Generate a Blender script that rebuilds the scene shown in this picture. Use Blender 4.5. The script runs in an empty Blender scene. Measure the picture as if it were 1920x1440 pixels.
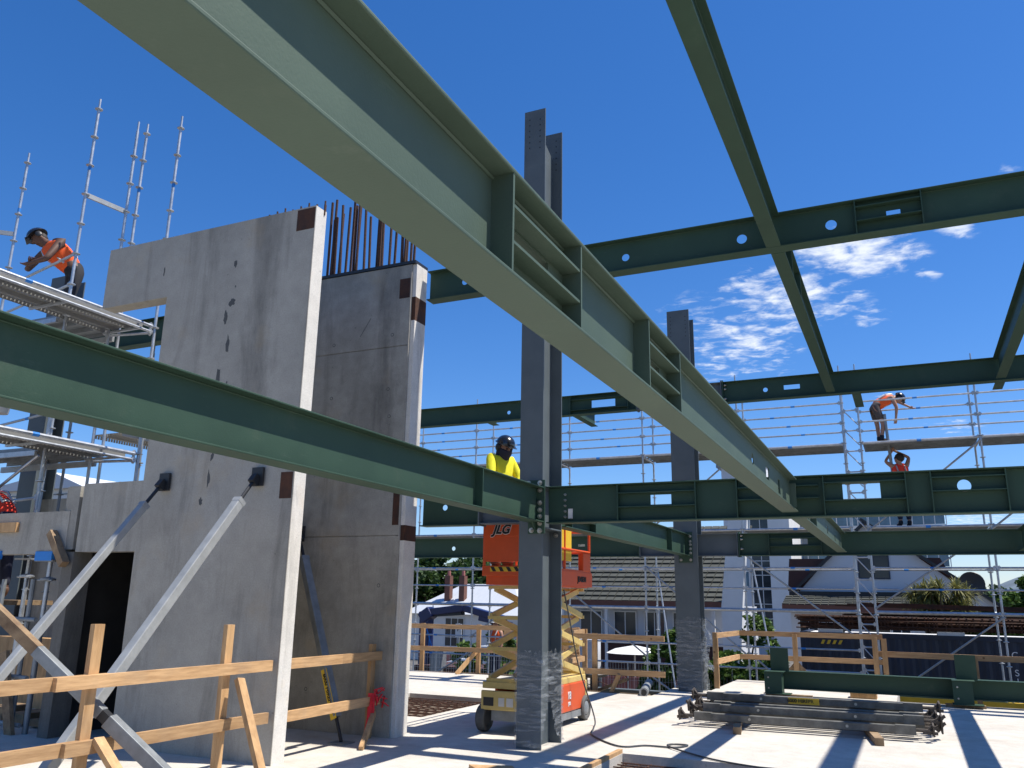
import bpy, bmesh, math, random
import numpy as np
from mathutils import Vector, Matrix
R = math.radians
random.seed(7)
scene = bpy.context.scene
COL = scene.collection

# ------------------------------------------------------------------ camera
YAW, PITCH, ROLL, CAM_Z = -0.438376, 0.253303, 0.0171521, 1.6
FW = Vector((math.sin(YAW)*math.cos(PITCH), math.cos(YAW)*math.cos(PITCH), math.sin(PITCH)))
_r = Vector((math.cos(YAW), -math.sin(YAW), 0)); _u = _r.cross(FW)
RT = _r*math.cos(ROLL)+_u*math.sin(ROLL); UP = -_r*math.sin(ROLL)+_u*math.cos(ROLL)
cam = bpy.data.cameras.new('camera'); camo = bpy.data.objects.new('camera', cam); COL.objects.link(camo)
camo.matrix_world = Matrix(((RT.x, UP.x, -FW.x, 0), (RT.y, UP.y, -FW.y, 0), (RT.z, UP.z, -FW.z, CAM_Z), (0, 0, 0, 1)))
cam.sensor_width = 36; cam.lens = 36*1565.6/1920; cam.clip_start = 0.05; cam.clip_end = 5000
scene.camera = camo
scene.render.resolution_x, scene.render.resolution_y = 1024, 768

# ------------------------------------------------------------------ sun, sky, exposure
SUN = Vector((0.46, 0.165, 1.0)).normalized()
sl = bpy.data.lights.new('sun', 'SUN'); sl.energy = 5.0; sl.angle = R(0.53); sl.color = (1.0, 0.955, 0.88)
so = bpy.data.objects.new('sun', sl); COL.objects.link(so)
so.rotation_euler = (-SUN).to_track_quat('-Z', 'Y').to_euler(); so.location = (20, 8, 40)
world = bpy.data.worlds.new('World'); scene.world = world; world.use_nodes = True
scene.view_settings.view_transform = 'Standard'; scene.view_settings.look = 'None'
scene.view_settings.exposure = 0.5; scene.view_settings.gamma = 1

def pxray(x, y): return FW + RT*((x-960)/1565.6) - UP*((y-720)/1565.6)
def at(x, y, Y=None, X=None, Z=None):
    """world point seen at a photo pixel on the plane Y=.., X=.. or Z=.."""
    d = pxray(x, y)
    t = Y/d.y if Y is not None else X/d.x if X is not None else (Z-CAM_Z)/d.z
    return Vector((d.x*t, d.y*t, CAM_Z+d.z*t))

def build_world():
    nt = world.node_tree; N = nt.nodes; L = nt.links; N.clear()
    out = N.new('ShaderNodeOutputWorld'); bg = N.new('ShaderNodeBackground')
    sky = N.new('ShaderNodeTexSky'); sky.sky_type = 'NISHITA'; sky.sun_disc = False
    sky.sun_elevation = math.asin(SUN.z); sky.sun_rotation = math.atan2(SUN.x, SUN.y)
    sky.altitude = 60; sky.air_density = 1.0; sky.dust_density = 0.25; sky.ozone_density = 4.0
    hs = N.new('ShaderNodeHueSaturation'); hs.inputs['Saturation'].default_value = 1.22; hs.inputs['Value'].default_value = 1.0
    tint = N.new('ShaderNodeMixRGB'); tint.blend_type = 'MULTIPLY'; tint.inputs[0].default_value = 1; tint.inputs[2].default_value = (.97, 1.0, 1.17, 1)
    L.new(sky.outputs[0], tint.inputs[1]); L.new(tint.outputs[0], hs.inputs['Color'])
    bg.inputs['Strength'].default_value = 0.096
    # thin broken cloud: noise on the plane of the cloud layer, kept to a few patches of it
    tc = N.new('ShaderNodeTexCoord'); sp = N.new('ShaderNodeSeparateXYZ'); L.new(tc.outputs['Generated'], sp.inputs[0])
    mx = N.new('ShaderNodeMath'); mx.operation = 'MAXIMUM'; L.new(sp.outputs[2], mx.inputs[0]); mx.inputs[1].default_value = 0.03
    def m(op, a, b=None, c=None):
        n = N.new('ShaderNodeMath'); n.operation = op
        for i, v in enumerate((a, b, c)):
            if v is None: continue
            if isinstance(v, (int, float)): n.inputs[i].default_value = v
            else: L.new(v, n.inputs[i])
        return n.outputs[0]
    px = m('DIVIDE', sp.outputs[0], mx.outputs[0]); py = m('DIVIDE', sp.outputs[1], mx.outputs[0])
    cb = N.new('ShaderNodeCombineXYZ'); L.new(px, cb.inputs[0]); L.new(py, cb.inputs[1])
    def patch(x, y, rad, amp):
        d = pxray(x, y); cx, cy = d.x/d.z, d.y/d.z
        e = pxray(x+rad[0], y); ux, uy = e.x/e.z-cx, e.y/e.z-cy
        g = pxray(x, y-rad[1]); vx, vy = g.x/g.z-cx, g.y/g.z-cy
        det = ux*vy-uy*vx
        dx = m('SUBTRACT', px, cx); dy = m('SUBTRACT', py, cy)
        a = m('MULTIPLY_ADD', dx, vy/det, m('MULTIPLY', dy, -vx/det)); b = m('MULTIPLY_ADD', dx, -uy/det, m('MULTIPLY', dy, ux/det))
        r2 = m('ADD', m('MULTIPLY', a, a), m('MULTIPLY', b, b))
        return m('MULTIPLY', m('MAXIMUM', m('SUBTRACT', 1.0, r2), 0.0), amp)
    tot = None
    for p in ((1610, 475, (150, 62), 1.25), (1480, 560, (165, 85), .95), (1400, 640, (130, 75), .9), (1330, 600, (120, 70), .45),
              (1740, 515, (34, 20), .95), (1795, 432, (50, 22), .7), (1895, 314, (45, 16), .6), (1380, 690, (130, 40), .55), (1800, 800, (80, 25), .5), (1600, 590, (80, 40), .6),
              (1830, 975, (140, 26), .75), (1650, 740, (60, 20), .25)):
        o = patch(*p); tot = o if tot is None else m('MAXIMUM', tot, o)
    nz = N.new('ShaderNodeTexNoise'); nz.inputs['Scale'].default_value = 11.0; nz.inputs['Detail'].default_value = 10; nz.inputs['Roughness'].default_value = .58
    nz.inputs['Distortion'].default_value = .35
    L.new(cb.outputs[0], nz.inputs['Vector'])
    nz2 = N.new('ShaderNodeTexNoise'); nz2.inputs['Scale'].default_value = 34.0; nz2.inputs['Detail'].default_value = 5; nz2.inputs['Roughness'].default_value = .6
    L.new(cb.outputs[0], nz2.inputs['Vector'])
    nn = m('ADD', m('MULTIPLY', nz.outputs[0], .82), m('MULTIPLY', nz2.outputs[0], .18))
    dens = m('ADD', nn, m('MULTIPLY', tot, .24))
    mr = N.new('ShaderNodeMapRange'); mr.interpolation_type = 'SMOOTHSTEP'
    mr.inputs['From Min'].default_value = .57; mr.inputs['From Max'].default_value = .90
    L.new(dens, mr.inputs['Value'])
    lim = m('MULTIPLY', mr.outputs[0], m('MINIMUM', m('MULTIPLY', tot, 3.0), 1.0))
    mixc = N.new('ShaderNodeMixRGB'); L.new(m('MULTIPLY', lim, .92), mixc.inputs[0]); L.new(hs.outputs[0], mixc.inputs[1])
    mixc.inputs[2].default_value = (7.4, 7.8, 8.4, 1)
    L.new(mixc.outputs[0], bg.inputs[0]); L.new(bg.outputs[0], out.inputs[0])
build_world()

# ------------------------------------------------------------------ materials
MATS = {}
def mat(name, c, rough=.6, metal=0.0, var=.12, scale=3.0, bump=0.0, bscale=40.0, c2=None, alpha=None, spec=.5, coat=0.0, stretch=(1,1,1), scuff=0.0, knots=False, rndv=0.0):
    if name in MATS: return MATS[name]
    m = bpy.data.materials.new(name); m.use_nodes = True; MATS[name] = m
    nt = m.node_tree; N = nt.nodes; L = nt.links; b = N['Principled BSDF']
    b.inputs['Roughness'].default_value = rough; b.inputs['Metallic'].default_value = metal
    b.inputs['Specular IOR Level'].default_value = spec; b.inputs['Coat Weight'].default_value = coat
    tc = N.new('ShaderNodeTexCoord'); mp = N.new('ShaderNodeMapping'); L.new(tc.outputs['Object'], mp.inputs[0]); mp.inputs['Scale'].default_value = stretch
    nz = N.new('ShaderNodeTexNoise'); nz.inputs['Scale'].default_value = scale; nz.inputs['Detail'].default_value = 6; nz.inputs['Roughness'].default_value = .65
    L.new(mp.outputs[0], nz.inputs['Vector'])
    rp = N.new('ShaderNodeValToRGB'); rp.color_ramp.elements[0].position = .3; rp.color_ramp.elements[1].position = .72
    lo = tuple(v*(1-var) for v in c); hi = c2 if c2 else tuple(min(1, v*(1+var)) for v in c)
    rp.color_ramp.elements[0].color = (*lo, 1); rp.color_ramp.elements[1].color = (*hi, 1)
    L.new(nz.outputs[0], rp.inputs[0]); col = rp.outputs[0]
    def mulc(a, v, fac=1.0, tint=(1, 1, 1)):
        x = N.new('ShaderNodeMixRGB'); x.blend_type = 'MULTIPLY'; L.new(v, x.inputs[0]); L.new(a, x.inputs[1]); x.inputs[2].default_value = (*[t*fac for t in tint], 1); return x.outputs[0]
    if scuff:
        for sc_, st_, lo_, hi_, c_ in ((5, (1, 1, 4), .60, .80, (.42, .44, .38)), (38, (1, 5, 1), .70, .76, (.55, .56, .52)), (2.3, (1, 1, 1), .58, .86, (.30, .27, .20))):
            m2 = N.new('ShaderNodeMapping'); m2.inputs['Scale'].default_value = st_; L.new(tc.outputs['Object'], m2.inputs[0])
            n3 = N.new('ShaderNodeTexNoise'); n3.inputs['Scale'].default_value = sc_; n3.inputs['Detail'].default_value = 8; n3.inputs['Roughness'].default_value = .7; L.new(m2.outputs[0], n3.inputs['Vector'])
            q = N.new('ShaderNodeMapRange'); q.inputs['From Min'].default_value = lo_; q.inputs['From Max'].default_value = hi_; q.inputs['To Max'].default_value = scuff; L.new(n3.outputs[0], q.inputs['Value'])
            x = N.new('ShaderNodeMixRGB'); L.new(q.outputs[0], x.inputs[0]); L.new(col, x.inputs[1]); x.inputs[2].default_value = (*c_, 1); col = x.outputs[0]
    if knots:
        m2 = N.new('ShaderNodeMapping'); m2.inputs['Scale'].default_value = (3.2, 3.2, 3.2); L.new(tc.outputs['Object'], m2.inputs[0])
        vo = N.new('ShaderNodeTexVoronoi'); vo.inputs['Scale'].default_value = 1.0; L.new(m2.outputs[0], vo.inputs['Vector'])
        q = N.new('ShaderNodeMapRange'); q.inputs['From Min'].default_value = .05; q.inputs['From Max'].default_value = .09; q.inputs['To Min'].default_value = 1; q.inputs['To Max'].default_value = 0; L.new(vo.outputs['Distance'], q.inputs['Value'])
        col = mulc(col, q.outputs[0], .38, (1, .8, .6))
        n4 = N.new('ShaderNodeTexNoise'); n4.inputs['Scale'].default_value = 3.5; n4.inputs['Detail'].default_value = 7; L.new(tc.outputs['Object'], n4.inputs['Vector'])
        q = N.new('ShaderNodeMapRange'); q.inputs['From Min'].default_value = .52; q.inputs['From Max'].default_value = .75; q.inputs['To Max'].default_value = .25; L.new(n4.outputs[0], q.inputs['Value'])
        x = N.new('ShaderNodeMixRGB'); L.new(q.outputs[0], x.inputs[0]); L.new(col, x.inputs[1]); x.inputs[2].default_value = (.27, .21, .15, 1); col = x.outputs[0]
    if rndv:
        oi = N.new('ShaderNodeObjectInfo'); h2 = N.new('ShaderNodeHueSaturation'); q = N.new('ShaderNodeMapRange'); q.inputs['To Min'].default_value = 1-rndv; q.inputs['To Max'].default_value = 1+rndv
        L.new(oi.outputs['Random'], q.inputs['Value']); L.new(q.outputs[0], h2.inputs['Value']); h2.inputs['Saturation'].default_value = .95; L.new(col, h2.inputs['Color']); col = h2.outputs[0]
    L.new(col, b.inputs['Base Color'])
    mr = N.new('ShaderNodeMapRange'); mr.inputs['To Min'].default_value = max(.05, rough-.08); mr.inputs['To Max'].default_value = min(1, rough+.12)
    L.new(nz.outputs[0], mr.inputs['Value']); L.new(mr.outputs[0], b.inputs['Roughness'])
    if bump:
        n2 = N.new('ShaderNodeTexNoise'); n2.inputs['Scale'].default_value = bscale; n2.inputs['Detail'].default_value = 4
        L.new(mp.outputs[0], n2.inputs['Vector'])
        bp = N.new('ShaderNodeBump'); bp.inputs['Strength'].default_value = bump; bp.inputs['Distance'].default_value = .01
        L.new(n2.outputs[0], bp.inputs['Height']); L.new(bp.outputs[0], b.inputs['Normal'])
    if alpha is not None: b.inputs['Alpha'].default_value = alpha
    return m

M = {}
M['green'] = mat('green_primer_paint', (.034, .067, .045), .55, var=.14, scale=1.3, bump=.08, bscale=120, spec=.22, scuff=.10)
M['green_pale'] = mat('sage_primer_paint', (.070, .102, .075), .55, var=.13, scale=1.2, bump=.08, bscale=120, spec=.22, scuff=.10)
M['grey_steel'] = mat('grey_primer_paint', (.098, .116, .124), .52, var=.14, scale=1.7, bump=.04, bscale=120, spec=.25, scuff=.10)
M['galv'] = mat('galvanised_steel', (.46, .48, .50), .42, .65, var=.22, scale=9, bump=.05)
M['galv_dull'] = mat('dull_galvanised_steel', (.25, .265, .27), .55, .45, var=.25, scale=6, bump=.05)
M['zinc_light'] = mat('bright_zinc_steel', (.34, .35, .345), .5, .25, var=.15, scale=6, bump=.05)
M['prop_dark'] = mat('weathered_prop_steel', (.11, .108, .095), .6, .3, var=.3, scale=7, c2=(.20, .195, .175), bump=.1)
M['fitting'] = mat('muddy_steel_fitting', (.07, .058, .048), .75, .2, var=.4, scale=14, bump=.3)
M['blue_tape'] = mat('blue_marker_paint', (.02, .19, .55), .5)
M['bolt'] = mat('zinc_bolt', (.42, .40, .36), .38, .8, var=.2, scale=30)
M['rust'] = mat('rust_red_primer', (.035, .019, .013), .8, var=.35, scale=6, c2=(.10, .036, .015), bump=.2, bscale=60)
M['rebar'] = mat('rusty_rebar', (.045, .024, .018), .85, var=.4, scale=25, c2=(.12, .05, .028), bump=.5, bscale=60, stretch=(1, 1, 6))
M['timber'] = mat('yellow_pine_timber', (.44, .235, .085), .7, var=.22, scale=2.2, c2=(.60, .36, .155), bump=.12, bscale=30, stretch=(6, 6, 1.2), knots=True, rndv=.16)
M['timber_x'] = mat('yellow_pine_rail', (.42, .225, .085), .7, var=.22, scale=4, c2=(.60, .36, .16), bump=.12, bscale=20, stretch=(.8, .8, 9), knots=True, rndv=.16)
M['timber_old'] = mat('weathered_timber', (.20, .12, .065), .8, var=.3, scale=6, c2=(.36, .25, .14), bump=.2)
M['orange'] = mat('orange_machine_paint', (.62, .085, .018), .42, var=.10, scale=5, spec=.4)
M['cream'] = mat('cream_machine_paint', (.60, .44, .15), .45, var=.12, scale=6, spec=.4)
M['rubber'] = mat('grey_rubber', (.10, .10, .095), .8, var=.25, scale=14, bump=.2)
M['black'] = mat('black_plastic', (.018, .019, .021), .45, var=.2)
M['helmet'] = mat('black_helmet_shell', (.012, .013, .016), .22, var=.2, coat=.5)
M['white'] = mat('white_render_wall', (.56, .57, .585), .85, var=.05, scale=.6, bump=.1, bscale=12)
M['white_lit'] = mat('white_weatherboard', (.66, .65, .62), .8, var=.06, scale=1.2, bump=.1)
M['glass'] = mat('dark_window_glass', (.025, .035, .045), .08, var=.3, scale=1)
M['glass_blue'] = mat('blue_window_glass', (.10, .17, .22), .08, var=.3, scale=1)
M['dark_red'] = mat('dark_red_boarding', (.055, .022, .018), .8, var=.25, scale=2)
M['brown_trim'] = mat('brown_fascia_paint', (.14, .055, .035), .7)
M['skin'] = mat('tanned_skin', (.36, .19, .125), .55, var=.10, scale=14, spec=.4)
M['skin_dark'] = mat('brown_skin', (.12, .06, .038), .55, var=.12, scale=14, spec=.4)
M['hivis_orange'] = mat('orange_hivis_cloth', (.86, .11, .015), .8, var=.12, scale=9, bump=.3, bscale=18)
M['hivis_red'] = mat('red_orange_hivis_cloth', (.80, .045, .018), .8, var=.12, scale=9, bump=.3, bscale=18)
M['hivis_yellow'] = mat('yellow_hivis_cloth', (.78, .72, .02), .8, var=.12, scale=9, bump=.3, bscale=18)
M['navy'] = mat('navy_cloth', (.018, .022, .045), .85, var=.25, scale=8, bump=.3, bscale=20)
M['black_cloth'] = mat('black_work_cloth', (.016, .016, .02), .85, var=.3, scale=8, bump=.3, bscale=20)
M['brown_cloth'] = mat('grey_brown_cloth', (.075, .06, .055), .85, var=.25, scale=8, bump=.3, bscale=20)
M['boot'] = mat('brown_leather_boot', (.10, .05, .03), .7, var=.25, scale=12)
M['reflect'] = mat('silver_reflective_tape', (.5, .5, .48), .35, .3)
M['hair'] = mat('dark_hair', (.02, .014, .01), .7)
M['red_cloth'] = mat('red_flag_cloth', (.65, .02, .03), .75, var=.2, scale=12, bump=.4)
M['container'] = mat('navy_container_paint', (.014, .022, .045), .5, var=.25, scale=1.2, bump=.1)
M['navy_paint'] = mat('navy_machine_paint', (.012, .020, .085), .35, var=.2, spec=.5)
M['hoarding'] = mat('faded_red_hoarding', (.34, .12, .10), .8, var=.15, scale=1.5)
M['asphalt'] = mat('asphalt_ground', (.085, .08, .075), .9, var=.3, scale=.8, bump=.3, bscale=9, c2=(.17, .155, .135))
M['paper'] = mat('white_paper_label', (.62, .60, .56), .8)
M['yellow_label'] = mat('yellow_label_paint', (.68, .44, .03), .6)
M['lettering'] = mat('black_lettering', (.01, .01, .01), .6)
M['white_letter'] = mat('white_lettering', (.75, .75, .75), .6)
M['cable'] = mat('grey_cable_sheath', (.05, .055, .06), .5)
M['pit'] = mat('raw_gravel_bed', (.16, .12, .085), .95, var=.35, scale=25, c2=(.34, .27, .20), bump=.8, bscale=60)
M['bark'] = mat('grey_brown_bark', (.10, .075, .05), .9, var=.3, scale=12, bump=.6, bscale=25)
M['shaft_shade'] = mat('doorway_shade_black', (.035, .032, .028), .6, var=.3, scale=3)  # shade of the doorway interior put into a near-black wall colour
M['pot'] = mat('pale_plastic_bucket', (.5, .47, .42), .6)

def leafmat(name, c, tr=.25):
    m = bpy.data.materials.new(name); m.use_nodes = True; N = m.node_tree.nodes; L = m.node_tree.links
    b = N['Principled BSDF']; b.inputs['Roughness'].default_value = .55; b.inputs['Specular IOR Level'].default_value = .3
    g = N.new('ShaderNodeNewGeometry'); rp = N.new('ShaderNodeValToRGB')
    rp.color_ramp.elements[0].color = (c[0]*.55, c[1]*.6, c[2]*.55, 1); rp.color_ramp.elements[1].color = (c[0]*1.7, c[1]*1.45, c[2]*1.1, 1)
    L.new(g.outputs['Random Per Island'], rp.inputs[0]); L.new(rp.outputs[0], b.inputs['Base Color'])
    t = N.new('ShaderNodeBsdfTranslucent'); L.new(rp.outputs[0], t.inputs[0]); mx = N.new('ShaderNodeMixShader'); mx.inputs[0].default_value = tr
    L.new(b.outputs[0], mx.inputs[1]); L.new(t.outputs[0], mx.inputs[2]); L.new(mx.outputs[0], N['Material Output'].inputs[0]); return m
M['leaf_dark'] = leafmat('dark_evergreen_leaves', (.035, .075, .022)); M['leaf_mid'] = leafmat('fresh_green_leaves', (.065, .13, .03))
M['leaf_olive'] = leafmat('olive_strap_leaves', (.14, .15, .05)); M['leaf_far'] = leafmat('distant_green_leaves', (.05, .085, .045))

def concrete(name, base, dark=.62, vary=.5, stains=True, scale=1.0):
    m = bpy.data.materials.new(name); m.use_nodes = True; N = m.node_tree.nodes; L = m.node_tree.links; b = N['Principled BSDF']
    tc = N.new('ShaderNodeTexCoord')
    def noise(sc, det, st=(1,1,1), off=(0,0,0), ro=.6, dist=0):
        mp = N.new('ShaderNodeMapping'); mp.inputs['Scale'].default_value = st; mp.inputs['Location'].default_value = off; L.new(tc.outputs['Object'], mp.inputs[0])
        n = N.new('ShaderNodeTexNoise'); n.inputs['Scale'].default_value = sc; n.inputs['Detail'].default_value = det; n.inputs['Roughness'].default_value = ro; n.inputs['Distortion'].default_value = dist
        L.new(mp.outputs[0], n.inputs['Vector']); return n.outputs[0]
    def ramp(v, p0, c0, p1, c1):
        r = N.new('ShaderNodeValToRGB'); r.color_ramp.elements[0].position = p0; r.color_ramp.elements[0].color = (c0, c0, c0, 1)
        r.color_ramp.elements[1].position = p1; r.color_ramp.elements[1].color = (c1, c1, c1, 1); L.new(v, r.inputs[0]); return r.outputs[0]
    def mul(a, c_, f=1.0):
        x = N.new('ShaderNodeMixRGB'); x.blend_type = 'MULTIPLY'; x.inputs[0].default_value = f; L.new(a, x.inputs[1]); L.new(c_, x.inputs[2]); return x.outputs[0]
    rgb = N.new('ShaderNodeRGB'); rgb.outputs[0].default_value = (*base, 1)
    c = mul(rgb.outputs[0], ramp(noise(1.1*scale, 7), .32, dark, .68, 1.08), vary)
    c = mul(c, ramp(noise(7*scale, 6), .3, .80, .7, 1.06), vary)
    c = mul(c, ramp(noise(60*scale, 3), .35, .88, .6, 1.03), .8)
    if not stains:
        tin = N.new('ShaderNodeMixRGB'); tin.inputs[2].default_value = (base[0]*.62, base[1]*.56, base[2]*.48, 1)
        L.new(ramp(noise(.9, 9, off=(2, 5, 1), ro=.72, dist=.6), .50, 0, .78, .75), tin.inputs[0]); L.new(c, tin.inputs[1]); c = tin.outputs[0]
        c = mul(c, ramp(noise(1.6, 7, (.35, 6, 1), (4, 9, 1), .7, .8), .60, 1.0, .78, .72), .7)
        c = mul(c, ramp(noise(14, 4, off=(9, 2, 1)), .68, 1.0, .76, .55), .6)
    if stains:
        c = mul(c, ramp(noise(1.5, 7, (1.5, 1.5, .22), (3, 1, 5), .7, .6), .50, 1.0, .76, .42), .85)      # run marks down the face
        c = mul(c, ramp(noise(22, 3, off=(7, 2, 1)), .70, 1.0, .78, .35), .7)                                  # air holes
        tin = N.new('ShaderNodeMixRGB'); tin.inputs[2].default_value = (base[0]*1.05, base[1]*.86, base[2]*.62, 1)
        L.new(ramp(noise(1.7, 5, off=(11, 4, 2)), .58, 0, .8, .45), tin.inputs[0]); L.new(c, tin.inputs[1]); c = tin.outputs[0]
    L.new(c, b.inputs['Base Color']); b.inputs['Roughness'].default_value = .88; b.inputs['Specular IOR Level'].default_value = .25
    bp = N.new('ShaderNodeBump'); bp.inputs['Strength'].default_value = .25; bp.inputs['Distance'].default_value = .01
    L.new(noise(35*scale, 6), bp.inputs['Height']); L.new(bp.outputs[0], b.inputs['Normal'])
    return m
M['concrete'] = concrete('precast_wall_concrete', (.42, .392, .335))
M['concrete_edge'] = concrete('clean_sunlit_panel_edge_concrete', (.70, .665, .60), dark=.85, vary=.5)  # cleaner end faces, the sunlight on them also put into the pale colour
M['concrete_dark'] = concrete('shaft_wall_concrete', (.40, .375, .322), dark=.60, vary=.8)
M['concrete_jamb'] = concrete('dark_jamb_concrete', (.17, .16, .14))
M['slab'] = concrete('pale_slab_concrete', (.58, .54, .475), dark=.84, vary=.7, stains=False, scale=.8)
M['slab'].node_tree.nodes['Principled BSDF'].inputs['Roughness'].default_value = .8
M['wet'] = mat('damp_patch', (.085, .085, .08), .8, var=.25, scale=30)

def perforated():
    m = bpy.data.materials.new('perforated_plank_steel'); m.use_nodes = True; N = m.node_tree.nodes; L = m.node_tree.links; b = N['Principled BSDF']
    b.inputs['Base Color'].default_value = (.30, .30, .29, 1); b.inputs['Metallic'].default_value = .4; b.inputs['Roughness'].default_value = .5
    tc = N.new('ShaderNodeTexCoord'); v = N.new('ShaderNodeTexVoronoi'); v.feature = 'F1'; v.inputs['Scale'].default_value = 1; v.inputs['Randomness'].default_value = 0
    mp = N.new('ShaderNodeMapping'); mp.inputs['Scale'].default_value = (17, 17, 0); L.new(tc.outputs['Object'], mp.inputs[0]); L.new(mp.outputs[0], v.inputs['Vector'])
    c = N.new('ShaderNodeMath'); c.operation = 'GREATER_THAN'; c.inputs[1].default_value = .17; L.new(v.outputs['Distance'], c.inputs[0]); L.new(c.outputs[0], b.inputs['Alpha']); return m
M['perf'] = perforated()

def wrapmat():
    m = bpy.data.materials.new('crinkled_clear_wrap'); m.use_nodes = True; N = m.node_tree.nodes; L = m.node_tree.links; b = N['Principled BSDF']
    b.inputs['Base Color'].default_value = (.42, .44, .45, 1); b.inputs['Roughness'].default_value = .16
    tc = N.new('ShaderNodeTexCoord'); mp = N.new('ShaderNodeMapping'); mp.inputs['Scale'].default_value = (1.4, 1.4, 9); mp.inputs['Rotation'].default_value = (.15, .2, 0); L.new(tc.outputs['Object'], mp.inputs[0])
    n = N.new('ShaderNodeTexNoise'); n.inputs['Scale'].default_value = 2.6; n.inputs['Detail'].default_value = 4; n.inputs['Roughness'].default_value = .5; n.inputs['Distortion'].default_value = .9; L.new(mp.outputs[0], n.inputs['Vector'])
    r = N.new('ShaderNodeMapRange'); r.inputs['From Min'].default_value = .45; r.inputs['From Max'].default_value = .78; r.inputs['To Min'].default_value = .10; r.inputs['To Max'].default_value = .62
    L.new(n.outputs[0], r.inputs['Value']); L.new(r.outputs[0], b.inputs['Alpha'])
    bp = N.new('ShaderNodeBump'); bp.inputs['Strength'].default_value = .9; bp.inputs['Distance'].default_value = .02; L.new(n.outputs[0], bp.inputs['Height']); L.new(bp.outputs[0], b.inputs['Normal']); return m
M['wrap'] = wrapmat()

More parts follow.
